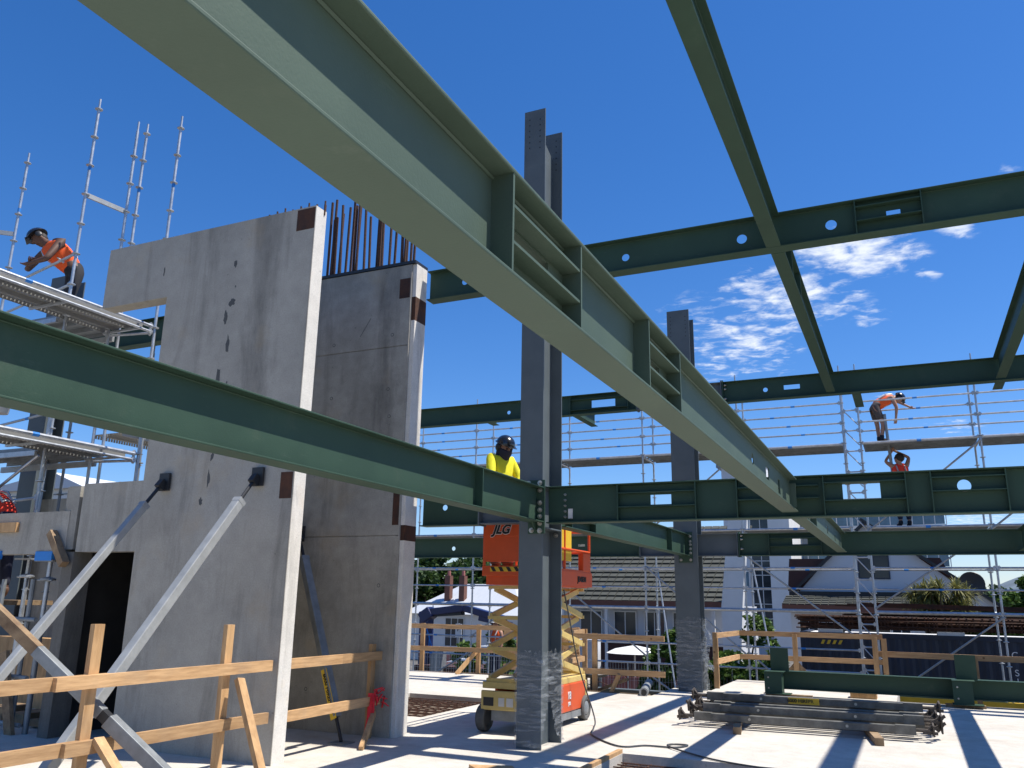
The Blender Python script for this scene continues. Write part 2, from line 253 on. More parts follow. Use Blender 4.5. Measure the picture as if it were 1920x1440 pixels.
# ------------------------------------------------------------------ mesh helpers
ROOT = {}
class MB:
    """collects shapes, then links them as one mesh object"""
    def __init__(s): s.v = []; s.f = []
    def add(s, vs, fs):
        n = len(s.v); s.v += [tuple(p) for p in vs]; s.f += [tuple(i+n for i in f) for f in fs]; return s
    def box(s, x0, x1, y0, y1, z0, z1):
        return s.add([(x0,y0,z0),(x1,y0,z0),(x1,y1,z0),(x0,y1,z0),(x0,y0,z1),(x1,y0,z1),(x1,y1,z1),(x0,y1,z1)],
                     [(0,3,2,1),(4,5,6,7),(0,1,5,4),(1,2,6,5),(2,3,7,6),(3,0,4,7)])
    def bar(s, p, q, w, h, up=(0,0,1), ext=0):
        p, q = Vector(p), Vector(q); d = (q-p).normalized(); p = p-d*ext; q = q+d*ext
        a = d.cross(Vector(up))
        if a.length < 1e-4: a = d.cross(Vector((1,0,0)))
        a.normalize(); b = a.cross(d); vs = []
        for o in (p, q):
            for i, j in ((-1,-1),(1,-1),(1,1),(-1,1)): vs.append(o+a*(i*w/2)+b*(j*h/2))
        return s.add(vs, [(0,1,2,3),(7,6,5,4),(0,4,5,1),(1,5,6,2),(2,6,7,3),(3,7,4,0)])
    def tube(s, p, q, r, n=8, r2=None):
        p, q = Vector(p), Vector(q); d = (q-p).normalized(); r2 = r if r2 is None else r2
        a = d.cross(Vector((0,0,1)));
        if a.length < 1e-3: a = Vector((1,0,0))
        a.normalize(); b = d.cross(a); vs = []
        for o, rr in ((p, r), (q, r2)):
            for k in range(n):
                t = 2*math.pi*k/n; vs.append(o+a*math.cos(t)*rr+b*math.sin(t)*rr)
        return s.add(vs, [tuple(range(n))[::-1], tuple(range(n, 2*n))]+[(k, (k+1) % n, n+(k+1) % n, n+k) for k in range(n)])
    def path(s, pts, r, n=8):
        pts = [Vector(p) for p in pts]; vs = []; fs = []
        for i, p in enumerate(pts):
            d = (pts[min(i+1, len(pts)-1)]-pts[max(i-1, 0)]).normalized(); a = d.cross(Vector((0,0,1)))
            if a.length < 1e-3: a = Vector((1,0,0))
            a.normalize(); b = d.cross(a)
            for k in range(n):
                t = 2*math.pi*k/n; vs.append(p+a*math.cos(t)*r+b*math.sin(t)*r)
            if i: fs += [((i-1)*n+k, (i-1)*n+(k+1) % n, i*n+(k+1) % n, i*n+k) for k in range(n)]
        fs += [tuple(range(n))[::-1], tuple(range((len(pts)-1)*n, len(pts)*n))]
        return s.add(vs, fs)
    def prism(s, poly, a0, a1, axis='y'):
        """polygon in the plane across the axis, pushed from a0 to a1. axis y: (x,z); axis x: (y,z); axis z: (x,y)"""
        f = {'y': lambda p, a: (p[0], a, p[1]), 'x': lambda p, a: (a, p[0], p[1]), 'z': lambda p, a: (p[0], p[1], a)}[axis]
        n = len(poly); vs = [f(p, a0) for p in poly]+[f(p, a1) for p in poly]
        return s.add(vs, [tuple(range(n)), tuple(range(n, 2*n))[::-1]]+[(k, n+k, n+(k+1) % n, (k+1) % n) for k in range(n)])
    def ring(s, f, cu, cv, r, u0, u1, v0, v1, a0, a1, n=32):
        """plate u0..u1 x v0..v1 with a round hole, thickness a0..a1; f(u,v,a) gives the point"""
        angs = sorted(set([2*math.pi*k/n for k in range(n)]+[math.atan2(v-cv, u-cu) % (2*math.pi) for u in (u0, u1) for v in (v0, v1)]))
        vs = []
        for t in angs:
            c, q = math.cos(t), math.sin(t)
            k = min(((u1-cu)/c if c > 1e-9 else (u0-cu)/c if c < -1e-9 else 1e9), ((v1-cv)/q if q > 1e-9 else (v0-cv)/q if q < -1e-9 else 1e9))
            for a in (a0, a1): vs += [f(cu+c*r, cv+q*r, a), f(cu+c*k, cv+q*k, a)]
        m = len(angs); fs = []
        for i in range(m):
            j = (i+1) % m; A, B = 4*i, 4*j
            fs += [(A, A+1, B+1, B), (A+3, A+2, B+2, B+3), (A+2, A, B, B+2), (A+1, A+3, B+3, B+1)]
        return s.add(vs, fs)
    def ball(s, c, r, nu=14, nv=9, half=False, sq=(1,1,1)):
        c = Vector(c); vs = []; v0 = 0 if half else -math.pi/2
        for i in range(nv+1):
            ph = v0+(math.pi/2-v0)*i/nv
            for k in range(nu):
                t = 2*math.pi*k/nu; vs.append(c+Vector((r*math.cos(ph)*math.cos(t)*sq[0], r*math.cos(ph)*math.sin(t)*sq[1], r*math.sin(ph)*sq[2])))
        fs = [(i*nu+k, i*nu+(k+1) % nu, (i+1)*nu+(k+1) % nu, (i+1)*nu+k) for i in range(nv) for k in range(nu)]
        fs.append(tuple(range(nu))[::-1])
        return s.add(vs, fs)
    def lathe(s, c, prof, axis='z', n=20):
        """prof: (radius, height) pairs; axis x/y/z"""
        c = Vector(c); vs = []
        for r, h in prof:
            for k in range(n):
                t = 2*math.pi*k/n; a, b = r*math.cos(t), r*math.sin(t)
                vs.append(c+Vector({'z': (a, b, h), 'x': (h, a, b), 'y': (a, h, b)}[axis]))
        m = len(prof); fs = [(i*n+k, i*n+(k+1) % n, (i+1)*n+(k+1) % n, (i+1)*n+k) for i in range(m-1) for k in range(n)]
        fs += [tuple(range(n))[::-1], tuple(range((m-1)*n, m*n))]
        return s.add(vs, fs)
    def build(s, name, m, parent=None, smooth=False, bevel=0, origin=None):
        off = Vector(ROOT.get(parent.name, (0,0,0))) if parent else Vector(origin or (0,0,0))
        me = bpy.data.meshes.new(name)
        me.from_pydata([tuple(Vector(p)-off) for p in s.v], [], s.f); me.update()
        bm = bmesh.new(); bm.from_mesh(me); bmesh.ops.recalc_face_normals(bm, faces=bm.faces)
        if smooth:
            for f in bm.faces: f.smooth = True
        bm.to_mesh(me); bm.free()
        me.materials.append(m); o = bpy.data.objects.new(name, me); COL.objects.link(o)
        if parent: o.parent = parent; ROOT[o.name] = off
        else: o.location = off; ROOT[o.name] = off
        if smooth:
            try: me.set_sharp_from_angle(angle=R(40))
            except Exception: pass
        if bevel:
            b = o.modifiers.new('bevel', 'BEVEL'); b.width = bevel; b.segments = 2; b.limit_method = 'ANGLE'
        return o

def thing(name, loc, label, cat, group=None):
    o = bpy.data.objects.new(name, None); o.empty_display_size = .2; COL.objects.link(o); o.location = loc; ROOT[o.name] = tuple(loc)
    o['label'] = label; o['category'] = cat; o['kind'] = 'thing'
    if group: o['group'] = group
    return o
def tag(o, label, cat, group=None):
    o['label'] = label; o['category'] = cat; o['kind'] = 'thing'
    if group: o['group'] = group
    return o
def struct(o): o['kind'] = 'structure'; return o
def copy_tree(src, loc, label=None, rotz=None):
    def cp(o, par):
        c = o.copy(); COL.objects.link(c); c.parent = par; ROOT[c.name] = ROOT.get(o.name, (0,0,0))
        for ch in list(o.children): cp(ch, c)
        return c
    c = cp(src, None); c.location = loc
    if rotz is not None: c.rotation_euler.z = rotz
    if label: c['label'] = label
    return c
def bx(*a): return MB().box(*a)

def text(body, size, m, parent, origin, xdir, up, name='lettering', depth=.004, bold=0.0, shear=0.0, align='CENTER'):
    cu = bpy.data.curves.new(name, 'FONT'); cu.body = body; cu.size = size; cu.extrude = depth; cu.align_x = align; cu.align_y = 'CENTER'; cu.offset = bold; cu.shear = shear
    o = bpy.data.objects.new(name, cu); COL.objects.link(o)
    bpy.context.view_layer.update(); me = bpy.data.meshes.new_from_object(o.evaluated_get(bpy.context.evaluated_depsgraph_get()))
    COL.objects.unlink(o); bpy.data.objects.remove(o)
    x = Vector(xdir).normalized(); u = Vector(up).normalized(); n = x.cross(u); off = Vector(ROOT[parent.name])
    mt = Matrix(((x.x, u.x, n.x, 0), (x.y, u.y, n.y, 0), (x.z, u.z, n.z, 0), (0, 0, 0, 1)))
    me.transform(Matrix.Translation(Vector(origin)-off) @ mt); me.materials.clear(); me.materials.append(m)
    o = bpy.data.objects.new(name, me); COL.objects.link(o); o.parent = parent; ROOT[o.name] = tuple(off); return o

# ================================================================== STEEL FRAME
def ibeam(label, axis, c, a0, a1, z0, z1, w, holes=(), stiff=(), m=None, tf=.014, tw=.009, name='steel_beam', group='green steel beams of the frame', endplates=(), bays=(), side=1):
    """axis 'x' or 'y'; c = centre across; holes: ('r',s0,s1,h0,h1) or ('c',s,h,r) with h from z0; stiff: positions along; bays: (s0,s1,h0,h1) stiffener box around a hole"""
    m = m or M['green']
    P = (lambda s, q, z: (s, c+q, z)) if axis == 'x' else (lambda s, q, z: (c+q, s, z))
    root = thing(name, P((a0+a1)/2, 0, z0), label, 'steel beam', group)
    def bxs(mb, s0, s1, q0, q1, h0, h1):
        p, q = P(s0, q0, h0), P(s1, q1, h1)
        mb.box(min(p[0], q[0]), max(p[0], q[0]), min(p[1], q[1]), max(p[1], q[1]), h0, h1)
    t = MB(); bxs(t, a0, a1, -w/2, w/2, z1-tf, z1); t.build('top_flange', m, root, bevel=.004)
    t = MB(); bxs(t, a0, a1, -w/2, w/2, z0, z0+tf); t.build('bottom_flange', m, root, bevel=.004)
    web = MB(); s = a0
    hs = sorted(holes, key=lambda h: h[1])
    for h in hs:
        if h[0] == 'r': l, r_ = h[1], h[2]
        else: l, r_ = h[1]-h[3]*1.3, h[1]+h[3]*1.3
        if l > s: bxs(web, s, l, -tw/2, tw/2, z0+tf, z1-tf)
        if h[0] == 'r':
            bxs(web, l, r_, -tw/2, tw/2, z0+tf, z0+h[3]); bxs(web, l, r_, -tw/2, tw/2, z0+h[4], z1-tf)
        else: web.ring(lambda u, v, a: P(u, a, v), h[1], z0+h[2], h[3], l, r_, z0+tf, z1-tf, -tw/2, tw/2)
        s = r_
    bxs(web, s, a1, -tw/2, tw/2, z0+tf, z1-tf); web.build('web', m, root)
    for p in stiff:
        for sg in (-1, 1):
            t = MB(); q0, q1 = sorted((sg*tw/2, sg*(w/2-.004))); bxs(t, p-.006, p+.006, q0, q1, z0+tf, z1-tf); t.build('stiffener', m, root)
    for s0, s1, h0, h1 in bays:
        for h in (h0, h1):
            for sg in (-1, 1):
                t = MB(); q0, q1 = sorted((sg*tw/2, sg*(w/2-.008))); bxs(t, s0+.006, s1-.006, q0, q1, z0+h-.005, z0+h+.005); t.build('stiffener', m, root)
    for p, h0, h1, wp in endplates:
        t = MB(); bxs(t, p-.009, p+.009, -wp/2, wp/2, z0+h0, z0+h1); t.build('end_plate', m, root)
    # weld bead where web meets the flanges
    wd = MB()
    for sg in (-1, 1):
        for zz in (z1-tf-.004, z0+tf+.004):
            p, q = P(a0, sg*(tw/2+.003), zz), P(a1, sg*(tw/2+.003), zz); wd.bar(p, q, .009, .009, up=(0, .7, .7) if axis == 'x' else (.7, 0, .7))
    wd.build('weld', m, root)
    return root
def bolt(parent, p, axis, d=1, r=.018):
    """hex head, washer and shank end; axis the way the head points"""
    b = MB(); p = Vector(p); a = Vector({'x': (1,0,0), 'y': (0,1,0), 'z': (0,0,1)}[axis])*d
    b.tube(p, p+a*.005, r*1.25, 14); b.tube(p+a*.005, p+a*.024, r, 6); b.tube(p+a*.024, p+a*.042, r*.55, 10)
    return b.build('bolt', M['bolt'], parent)

# --- columns
def column(label, x0, x1, y0, y1, top, rear_top=None, holes=True, web=None):
    root = thing('steel_column', ((x0+x1)/2, (y0+y1)/2, 0), label, 'steel column', 'grey steel columns'); g = M['grey_steel']; tf = .020
    rt = rear_top or top
    bx(x0, x1, y0, y0+tf, 0, top).build('flange', g, root); bx(x0, x1, y1-tf, y1, 0, rt).build('flange', g, root)
    xm = (x0+x1)/2
    xw = web or xm
    MB().prism([(y0+tf, 0), (y1-tf, 0), (y1-tf, top-.42), (y0+tf, top-.18)], xw-.007, xw+.007, 'x').build('web', g, root)
    if holes:
        h = MB()
        for k in range(6):
            for q in (x0+.075, x1-.075): h.tube((q, y0-.0008, top-.13-k*.085-(.02 if q > xm else 0)), (q, y0+.001, top-.13-k*.085-(.02 if q > xm else 0)), .011, 10)
            h.tube((x1-.085, y1-tf-.0008, rt-.12-k*.09), (x1-.085, y1-tf+.001, rt-.12-k*.09), .011, 10)
        h.build('bolt_holes', M['black'], root)
    return root
col1 = column('tall grey steel column in front of the scissor lift, its base in clear wrap', -4.16, -3.86, 9.14, 9.76, 8.0, rear_top=7.97)
col2 = column('grey steel column further back beside the far corner of the slab', -4.13, -3.67, 16.40, 16.82, 7.52, rear_top=7.42)
def stubs(col, x0, x1, yc, z0, z1, xr, xl, w=.18):
    for a, b in ((x1-.17, xr), (xl, x0+.17)):
        if a is None or b is None: continue
        t = MB(); t.box(a, b, yc-.004, yc+.004, z0+.013, z1-.013); t.box(a, b, yc-w/2, yc+w/2, z1-.013, z1); t.box(a, b, yc-w/2, yc+w/2, z0, z0+.013)
        e = b if a > x0 else a
        t.box(e-.009, e+.009, yc-w/2-.01, yc+w/2+.01, z0-.02, z1+.03)
        t.build('beam_stub', M['grey_steel'], col)
stubs(col2, -4.13, -3.67, 16.61, 2.49, 2.91, -2.93, -4.85)
stubs(col2, -4.13, -3.67, 16.61, 5.50, 5.93, -3.10, -4.85)
stubs(col1, -4.16, -3.86, 9.325, 2.50, 2.93, None, -4.75)
for zz in (2.94, 2.44):     # continuity plates inside the column
    bx(-4.0, -3.862, 9.16, 9.74, zz-.008, zz+.008).build('stiffener', M['grey_steel'], col1)
def wrap(label, x0, x1, y0, y1, h, torn):
    v = MB(); n = 60; mz = 26; pts = []
    per = [(x0, y0), (x1, y0), (x1, y1), (x0, y1)]
    for j in range(mz+1):
        z = .03+h*j/mz
        for i in range(n):
            t = i/n*4; k = int(t); f = t-k; a, b = per[k], per[(k+1) % 4]
            x = a[0]+(b[0]-a[0])*f; y = a[1]+(b[1]-a[1])*f; e = random.uniform(0, .014)*(1+2*(j < 4))
            cx, cy = (x0+x1)/2, (y0+y1)/2; L = math.hypot(x-cx, y-cy)
            pts.append((x+(x-cx)/L*(.02+e), y+(y-cy)/L*(.02+e), z+(random.uniform(-.05, .04) if j == mz else random.uniform(-.006, .006))))
    fs = []
    for j in range(mz):
        for i in range(n):
            f = i/n*4
            if torn and j < mz*.50*math.exp(-((f-1.30)/.22)**2)-1: continue
            fs.append((j*n+i, j*n+(i+1) % n, (j+1)*n+(i+1) % n, (j+1)*n+i))
    v.add(pts, fs); o = v.build('plastic_wrap', M['wrap'], None, origin=((x0+x1)/2, (y0+y1)/2, 0), smooth=True)
    return tag(o, label, 'plastic wrap', 'clear wraps round the column bases')
wrap('crinkled clear plastic wrap torn open at the base of the nearer grey column', -4.16, -3.86, 9.14, 9.76, 1.0, True)
wrap('crinkled clear plastic wrap round the base of the farther grey column', -4.13, -3.67, 16.40, 16.82, 1.30, False)
# loose flap of film hanging off the farther wrap
f = MB(); pts = []; fs = []
for j in range(9):
    for i in range(4): pts.append((-3.66+.05*i+random.uniform(-.02, .02)+.05*math.sin(j), 16.4+.03*i+random.uniform(-.02, .02), 1.18-j*.09-i*.03))
for j in range(8):
    for i in range(3): fs.append((j*4+i, j*4+i+1, j*4+i+5, j*4+i+4))
f.add(pts, fs); fo = f.build('plastic_flap', M['wrap'], None, origin=(-3.6, 16.4, .5), smooth=True); sm = fo.modifiers.new('solid', 'SOLIDIFY'); sm.thickness = .002
tag(fo, 'torn flap of clear film hanging off the farther column wrap', 'plastic film')

# --- level one beams
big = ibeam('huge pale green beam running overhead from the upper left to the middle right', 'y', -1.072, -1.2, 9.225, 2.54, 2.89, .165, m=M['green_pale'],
      stiff=(2.11, 2.705, 3.61, 4.20), bays=((2.11, 2.705, .115, .235), (3.61, 4.20, .115, .235)),
      holes=(('r', 2.24, 2.56, .125, .225), ('r', 3.78, 4.05, .125, .225), ('c', 6.9, .2, .05), ('r', 7.6, 7.78, .14, .25), ('r', 8.35, 8.5, .10, .24)), endplates=((9.21, .05, .30, .14),))
ibeam('deep green beam crossing low at the left and ending at the near column', 'y', -3.93, -1.2, 9.12, 2.49, 2.905, .20, stiff=(7.53,), endplates=((9.128, -.13, .50, .21),))
lb = bpy.data.objects[[o.name for o in COL.objects if o.get('label', '').startswith('deep green beam')][0]]
for z in (2.85, 2.70, 2.615, 2.54+.0, 2.46+.0):
    bolt(lb, (-3.885, 9.119, z+.02), 'y', -1, .024)
for x, z in ((-3.99, 2.40), (-3.885, 2.395), (-4.03, 2.955), (-3.885, 2.955)): bolt(lb, (x, 9.119, z), 'y', -1, .025)
MB().prism([(9.118, 2.49), (9.118, 2.37), (8.98, 2.49)], -3.936, -3.924, 'x').build('gusset', M['green'], lb)
cb1 = ibeam('long dark green beam across the middle from the near column to the right edge', 'x', 9.325, -3.855, 5.2, 2.49, 2.925, .185,
      holes=(('r', -2.60, -2.36, .19, .30), ('r', -1.30, -1.22, .18, .27), ('r', -.55, -.19, .18, .345), ('c', .57, .275, .062), ('r', 3.0, 3.3, .15, .3)),
      stiff=(-2.97, -2.07, -1.62, -.73, .05, .28, .93), bays=((-2.97, -2.07, .165, .325), (-1.62, -.78, .2, .33), (-.73, .05, .165, .35), (.28, .93, .225, .36)))
for k in range(5): bolt(cb1, (-3.64, 9.32, 2.83-k*.066), 'y', -1, .012)
bx(-3.600, -3.545, 9.306, 9.3195, 2.545, 2.66).build('paper_tag', M['paper'], cb1)
for z in (2.95, 2.385):
    bolt(col1, (-3.93, 9.739, z), 'y', -1, .024)
ibeam('dark green beam between the shaft wall and the near column, one round hole', 'x', 9.325, -5.6, -4.77, 2.49, 2.925, .185, holes=(('c', -5.28, .235, .036),), endplates=((-4.765, 0, .435, .19),))
ibeam('green beam running back from the near column to the farther column', 'y', -3.90, 9.78, 16.37, 2.49, 2.90, .19, stiff=(10.0, 10.9, 15.0), bays=((10.0, 10.9, .13, .27),), endplates=((16.385, -.13, .45, .27),))
lb2 = [o for o in COL.objects if o.get('label', '').startswith('green beam running back')][0]
for z in (2.86, 2.76, 2.70, 2.62, 2.54): bolt(lb2, (-3.80, 16.375, z), 'y', -1, .022)
for x in (-3.99, -3.80): bolt(lb2, (x, 16.375, 2.41), 'y', -1, .022)
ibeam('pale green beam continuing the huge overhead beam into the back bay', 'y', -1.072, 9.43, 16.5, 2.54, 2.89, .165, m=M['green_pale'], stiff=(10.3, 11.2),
      holes=(('r', 10.45, 11.0, .10, .26), ('r', 13.6, 13.75, .12, .24), ('r', 15.0, 15.12, .1, .2)))
ibeam('green lower beam at the right edge running back between the cross beams', 'y', 1.78, 9.43, 16.5, 2.54, 2.89, .165)
ibeam('dark green beam across the back from the farther column to the right edge', 'x', 16.61, -2.90, 6.5, 2.49, 2.91, .185,
      holes=(('r', -1.93, -1.66, .21, .31),), stiff=(-2.35, -1.42), bays=((-2.35, -1.42, .175, .325),), endplates=((-2.90, -.02, .45, .2),))
cb2 = [o for o in COL.objects if o.get('label', '').startswith('dark green beam across the back from')][0]
for z in (2.87, 2.80, 2.62): bolt(cb2, (-2.87, 16.55, z), 'x', 1, .02)
ibeam('dark green beam across the back left of the farther column', 'x', 16.61, -12.8, -4.88, 2.49, 2.91, .185, holes=(('c', -9.15, .20, .045), ('r', -6.2, -6.05, .2, .26)), endplates=((-4.87, -.02, .45, .2),))
# --- level two beams
ibeam('upper dark green beam high across the right, round holes through it', 'x', 9.29, -5.62, 5.2, 5.53, 5.95, .19,
      holes=(('c', -5.08, .22, .046), ('c', -2.83, .20, .048), ('c', -1.42, .20, .058), ('c', -.44, .20, .060), ('r', .13, .27, .19, .26)),
      stiff=(-.18, .48), bays=((-.18, .48, .165, .33),))
ibeam('upper green beam running back at the top right toward the upper cross beam', 'y', -1.06, 1.5, 9.19, 5.53, 5.93, .16)
ibeam('upper green beam running back past the cloud to the far cross beam', 'y', -1.04, 9.39, 16.5, 5.53, 5.93, .155, stiff=(10.2, 11.1))
ibeam('upper green beam at the right edge running back to the far cross beam', 'y', 1.78, 9.39, 16.5, 5.53, 5.93, .16)
ibeam('far upper dark green beam at the right with a small round and a slot hole', 'x', 16.61, -3.07, 6.5, 5.50, 5.93, .185, holes=(('c', -2.25, .21, .045), ('r', -1.9, -1.6, .18, .27)), endplates=((-3.07, -.02, .46, .2),))
cb3 = [o for o in COL.objects if o.get('label', '').startswith('far upper dark green beam at the right with')][0]
for z in (5.86, 5.78, 5.58): bolt(cb3, (-3.04, 16.55, z), 'x', 1, .02)
ibeam('far upper dark green beam left of the farther column with a slot hole', 'x', 16.61, -10.6, -4.88, 5.50, 5.93, .185, holes=(('c', -7.85, .19, .042), ('r', -5.88, -5.35, .14, .30)),
      stiff=(-6.35, -5.05), bays=((-6.35, -5.05, .10, .33),), endplates=((-4.87, -.02, .45, .2),))
for i, x in enumerate((-8.35, -6.27, -.60, 1.78)):
    ibeam(['short green cantilever under the far left end of the upper beam', 'short green cantilever poking out behind the near column', 'short green cantilever beside the bending man',
           'short green cantilever at the far right above the scaffold'][i], 'y', x, 16.71, (17.0, 17.9, 17.9, 17.25)[i], 5.50, 5.80, .16, name='cantilever_beam', group='short cantilever beams on the far side')
ibeam('dark green upper beam seen through the opening of the near precast wall', 'x', 9.29, -13.0, -8.3, 5.53, 5.95, .19)
ibeam('green beam running back behind the left scaffold platform', 'y', -10.75, 9.39, 14.5, 5.60, 5.90, .16)
column('grey steel column behind the scaffold at the far left', -13.35, -12.95, 9.14, 9.51, 7.0, holes=False)
# long shadow casters belong to the frame: the same joists carry on to the right
ibeam('green beam of the next bay beyond the right edge', 'y', 4.63, 9.43, 16.5, 2.54, 2.89, .165)

# ================================================================== PRECAST WALLS
def wall1():
    y0, y1 = 6.99, 7.185
    root = thing('precast_wall', (-7.4, 7.09, 0), 'tall grey precast concrete panel with a notch at the left and a doorway, propped', 'concrete wall', 'precast concrete walls')
    poly = [(-5.80, 0), (-5.80, 5.96), (-9.13, 5.96), (-9.13, 5.15), (-8.0, 5.15), (-8.0, 2.88), (-8.98, 2.88), (-8.98, 2.07), (-8.0, 2.07), (-8.0, 0)]
    MB().prism(poly, y0, y1).build('panel', M['concrete'], root)
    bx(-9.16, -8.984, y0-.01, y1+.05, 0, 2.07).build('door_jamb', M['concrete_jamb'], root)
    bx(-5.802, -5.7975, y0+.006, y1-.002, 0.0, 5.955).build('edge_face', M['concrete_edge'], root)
    bx(-6.06, -5.806, y0-.003, y0+.2, 5.68, 5.94).build('weld_plate', M['rust'], root)
    bx(-5.975, -5.80-.002, y0-.003, y0+.1, 2.60, 2.88).build('weld_plate', M['rust'], root)
    bx(-5.812, -5.7975, y0-.004, y0+.006, 0, 5.67).build('chamfer_strip', M['concrete_dark'], root)
    # rebar ends sticking out of the top
    for k in range(8):
        x = -6.62+.118*k; MB().tube((x, y0+.15, 5.9), (x, y0+.15, 6.06+.02*(k % 3)), .011, 6).build('rebar', M['rebar'], root)
    # damp flaking patches
    rnd = random.Random(4)
    for cx, cz, w, h in ((-6.93, 5.42, .05, .12), (-6.93, 4.93, .10, .09), (-7.0, 4.76, .06, .16), (-6.93, 4.42, .06, .22), (-7.02, 3.98, .07, .36), (-7.04, 3.63, .06, .2), (-6.98, 3.1, .05, .10), (-7.0, 2.85, .05, .2), (-7.08, 2.6, .05, .1), (-6.9, 5.13, .02, .03), (-6.88, 3.95, .02, .05), (-8.1, 5.5, .02, .12)):
        pts = []; n = 14
        for i in range(n):
            t = 2*math.pi*i/n; k = rnd.uniform(.6, 1.25); pts.append((cx+w/2*math.cos(t)*k+(.04*w if i % 2 else 0), cz+h/2*math.sin(t)*k))
        MB().prism(pts, y0-.0015, y0+.004).build('damp_patch', M['wet'], root)
    for cx, cz in ((-8.0, 1.2), (-6.3, 1.95), (-6.1, 3.4)): pass
    return root
w1 = wall1()
def wall2():
    y0, y1 = 8.99, 9.29
    root = thing('shaft_wall', (-7.0, 9.14, 0), 'grey concrete shaft wall behind the near panel, long rebar starters on top', 'concrete wall', 'precast concrete walls')
    z = [0, 2.36, 4.85, 6.0]
    for i in range(3):
        bx(-8.6, -5.74, y0, y1, z[i]+(.006 if i else 0), z[i+1]-.006).build('wall_lift', M['concrete_dark'], root)
    bx(-8.55, -5.78, y0+.01, y1-.01, .05, 5.97).build('core', M['concrete_dark'], root)
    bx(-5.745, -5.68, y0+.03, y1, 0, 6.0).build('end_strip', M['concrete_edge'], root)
    bx(-5.752, -5.737, y0-.004, y0+.03, 0, 5.97).build('chamfer_strip', M['concrete_dark'], root)
    bx(-8.6, -5.68, y0-.012, y1+.01, 6.003, 6.045).build('edge_form', M['black'], root)
    bx(-5.92, -5.738, y0-.003, y0+.1, 5.52, 5.80).build('weld_plate', M['rust'], root)
    bx(-5.76, -5.6775, y0+.028, y1+.002, 5.20, 5.53).build('weld_plate', M['rust'], root)
    bx(-5.76, -5.6775, y0+.028, y1+.002, 2.30, 2.49).build('weld_plate', M['rust'], root)
    bx(-5.85, -5.738, y0-.003, y0+.1, 2.49, 2.93).build('weld_plate', M['rust'], root)
    rnd = random.Random(11)
    xs = [-7.36, -7.33, -7.26, -7.20, -7.16, -7.08, -7.04, -6.98, -6.86, -6.80, -6.62, -6.57, -6.45, -6.33, -6.20, -6.15, -6.0, -5.94, -5.88, -5.80, -7.5, -7.6, -7.72, -7.9, -7.30, -7.12, -6.90, -6.70, -6.50, -6.27, -6.08, -5.90]
    for i, x in enumerate(xs):
        yy = y0+(.05 if i % 2 else .25); h = rnd.uniform(.85, 1.15) if i % 3 else rnd.uniform(1.1, 1.3)
        m = MB(); m.tube((x, yy, 6.0), (x+rnd.uniform(-.03, .03), yy, 6.08+h), .0185, 8)
        m.build('rebar', M['rebar'], root)
    for cx, cz in ((-6.0, 5.02), (-6.95, 4.98), (-6.02, 4.27), (-6.93, 4.22), (-5.98, 3.9), (-6.0, 1.75), (-6.2, .9), (-7.0, .48), (-7.0, 3.55)):
        MB().tube((cx, y0-.0012, cz), (cx, y0+.004, cz), .024, 16).build('tie_hole', M['wet'], root)
        MB().tube((cx, y0-.0025, cz), (cx, y0+.002, cz), .016, 14).build('tie_cap', M['concrete_dark'], root)
    MB().bar((-6.52, y0-.001, 5.05), (-6.36, y0-.001, 5.30), .003, .006).build('scratch', M['wet'], root)
    return root
w2 = wall2()
# other shaft walls behind, the doorway's shade painted into their near-black colour
tag(bx(-9.3, -9.1, 7.25, 9.6, 0, 2.6).build('shaft_wall', M['shaft_shade'], None, origin=(-9.2, 8.4, 0)), 'dark return wall inside the doorway of the near panel', 'concrete wall')
tag(bx(-9.1, -8.62, 9.0, 9.3, 0, 2.75).build('shaft_wall', M['shaft_shade'], None, origin=(-8.9, 9.1, 0)), 'dark back wall seen through the doorway', 'concrete wall')
tag(bx(-8.0, -7.85, 7.19, 8.98, 0, 2.6).build('shaft_wall', M['shaft_shade'], None, origin=(-7.9, 8, 0)), 'added unseen partition blocking light from the right inside the doorway', 'concrete wall')  # partition added out of view to stop light coming from the right
tag(bx(-9.3, -7.85, 7.19, 9.0, 2.61, 2.80).build('shaft_light_lid', M['shaft_shade'], None, origin=(-8.5, 8, 2.6)), 'added unseen lid keeping light out of the doorway space', 'light blocker')  # lid added out of view to close the shaft against light from above
# precast spandrel at the left, with a thin upstand post and another panel behind
sp = thing('spandrel_beam', (-10.6, 7.1, 2.0), 'grey precast beam at the left edge carried by steel props', 'concrete beam')
bx(-13.0, -9.17, 6.99, 7.19, 2.05, 2.56).build('panel', M['concrete'], sp)
bx(-9.66, -9.36, 6.975, 7.2, 1.97, 2.08).build('prop_head', M['blue_tape'], sp)
bx(-11.6, -10.3, 6.965, 7.0, 1.99, 2.09).build('edge_tape', M['blue_tape'], sp)
bx(-10.7, -10.05, 6.94, 6.985, 2.32, 2.44).build('timber_cleat', M['timber'], sp)
p = thing('precast_post', (-9.2, 7.1, 2.0), 'narrow dark upstand between the left precast beam and the near panel', 'concrete post')
bx(-9.25, -9.05, 7.0, 7.17, 2.1, 2.86).build('post', M['concrete_dark'], p); bx(-9.33, -9.255, 7.04, 7.17, 2.5, 2.86).build('flange', M['concrete'], p)
t = MB(); t.bar((-9.36, 6.93, 2.30), (-9.02, 6.90, 1.92), .09, .09); tag(t.build('timber_chock', M['timber_old'], None, origin=(-9.2, 6.93, 2.1)), 'short weathered timber chock leaning at the doorway corner', 'timber')
tag(bx(-14.2, -9.45, 9.4, 9.6, -.2, 3.1).build('precast_wall', M['concrete'], None, origin=(-12, 9.5, 0)), 'grey concrete wall low at the left behind the props', 'concrete wall')
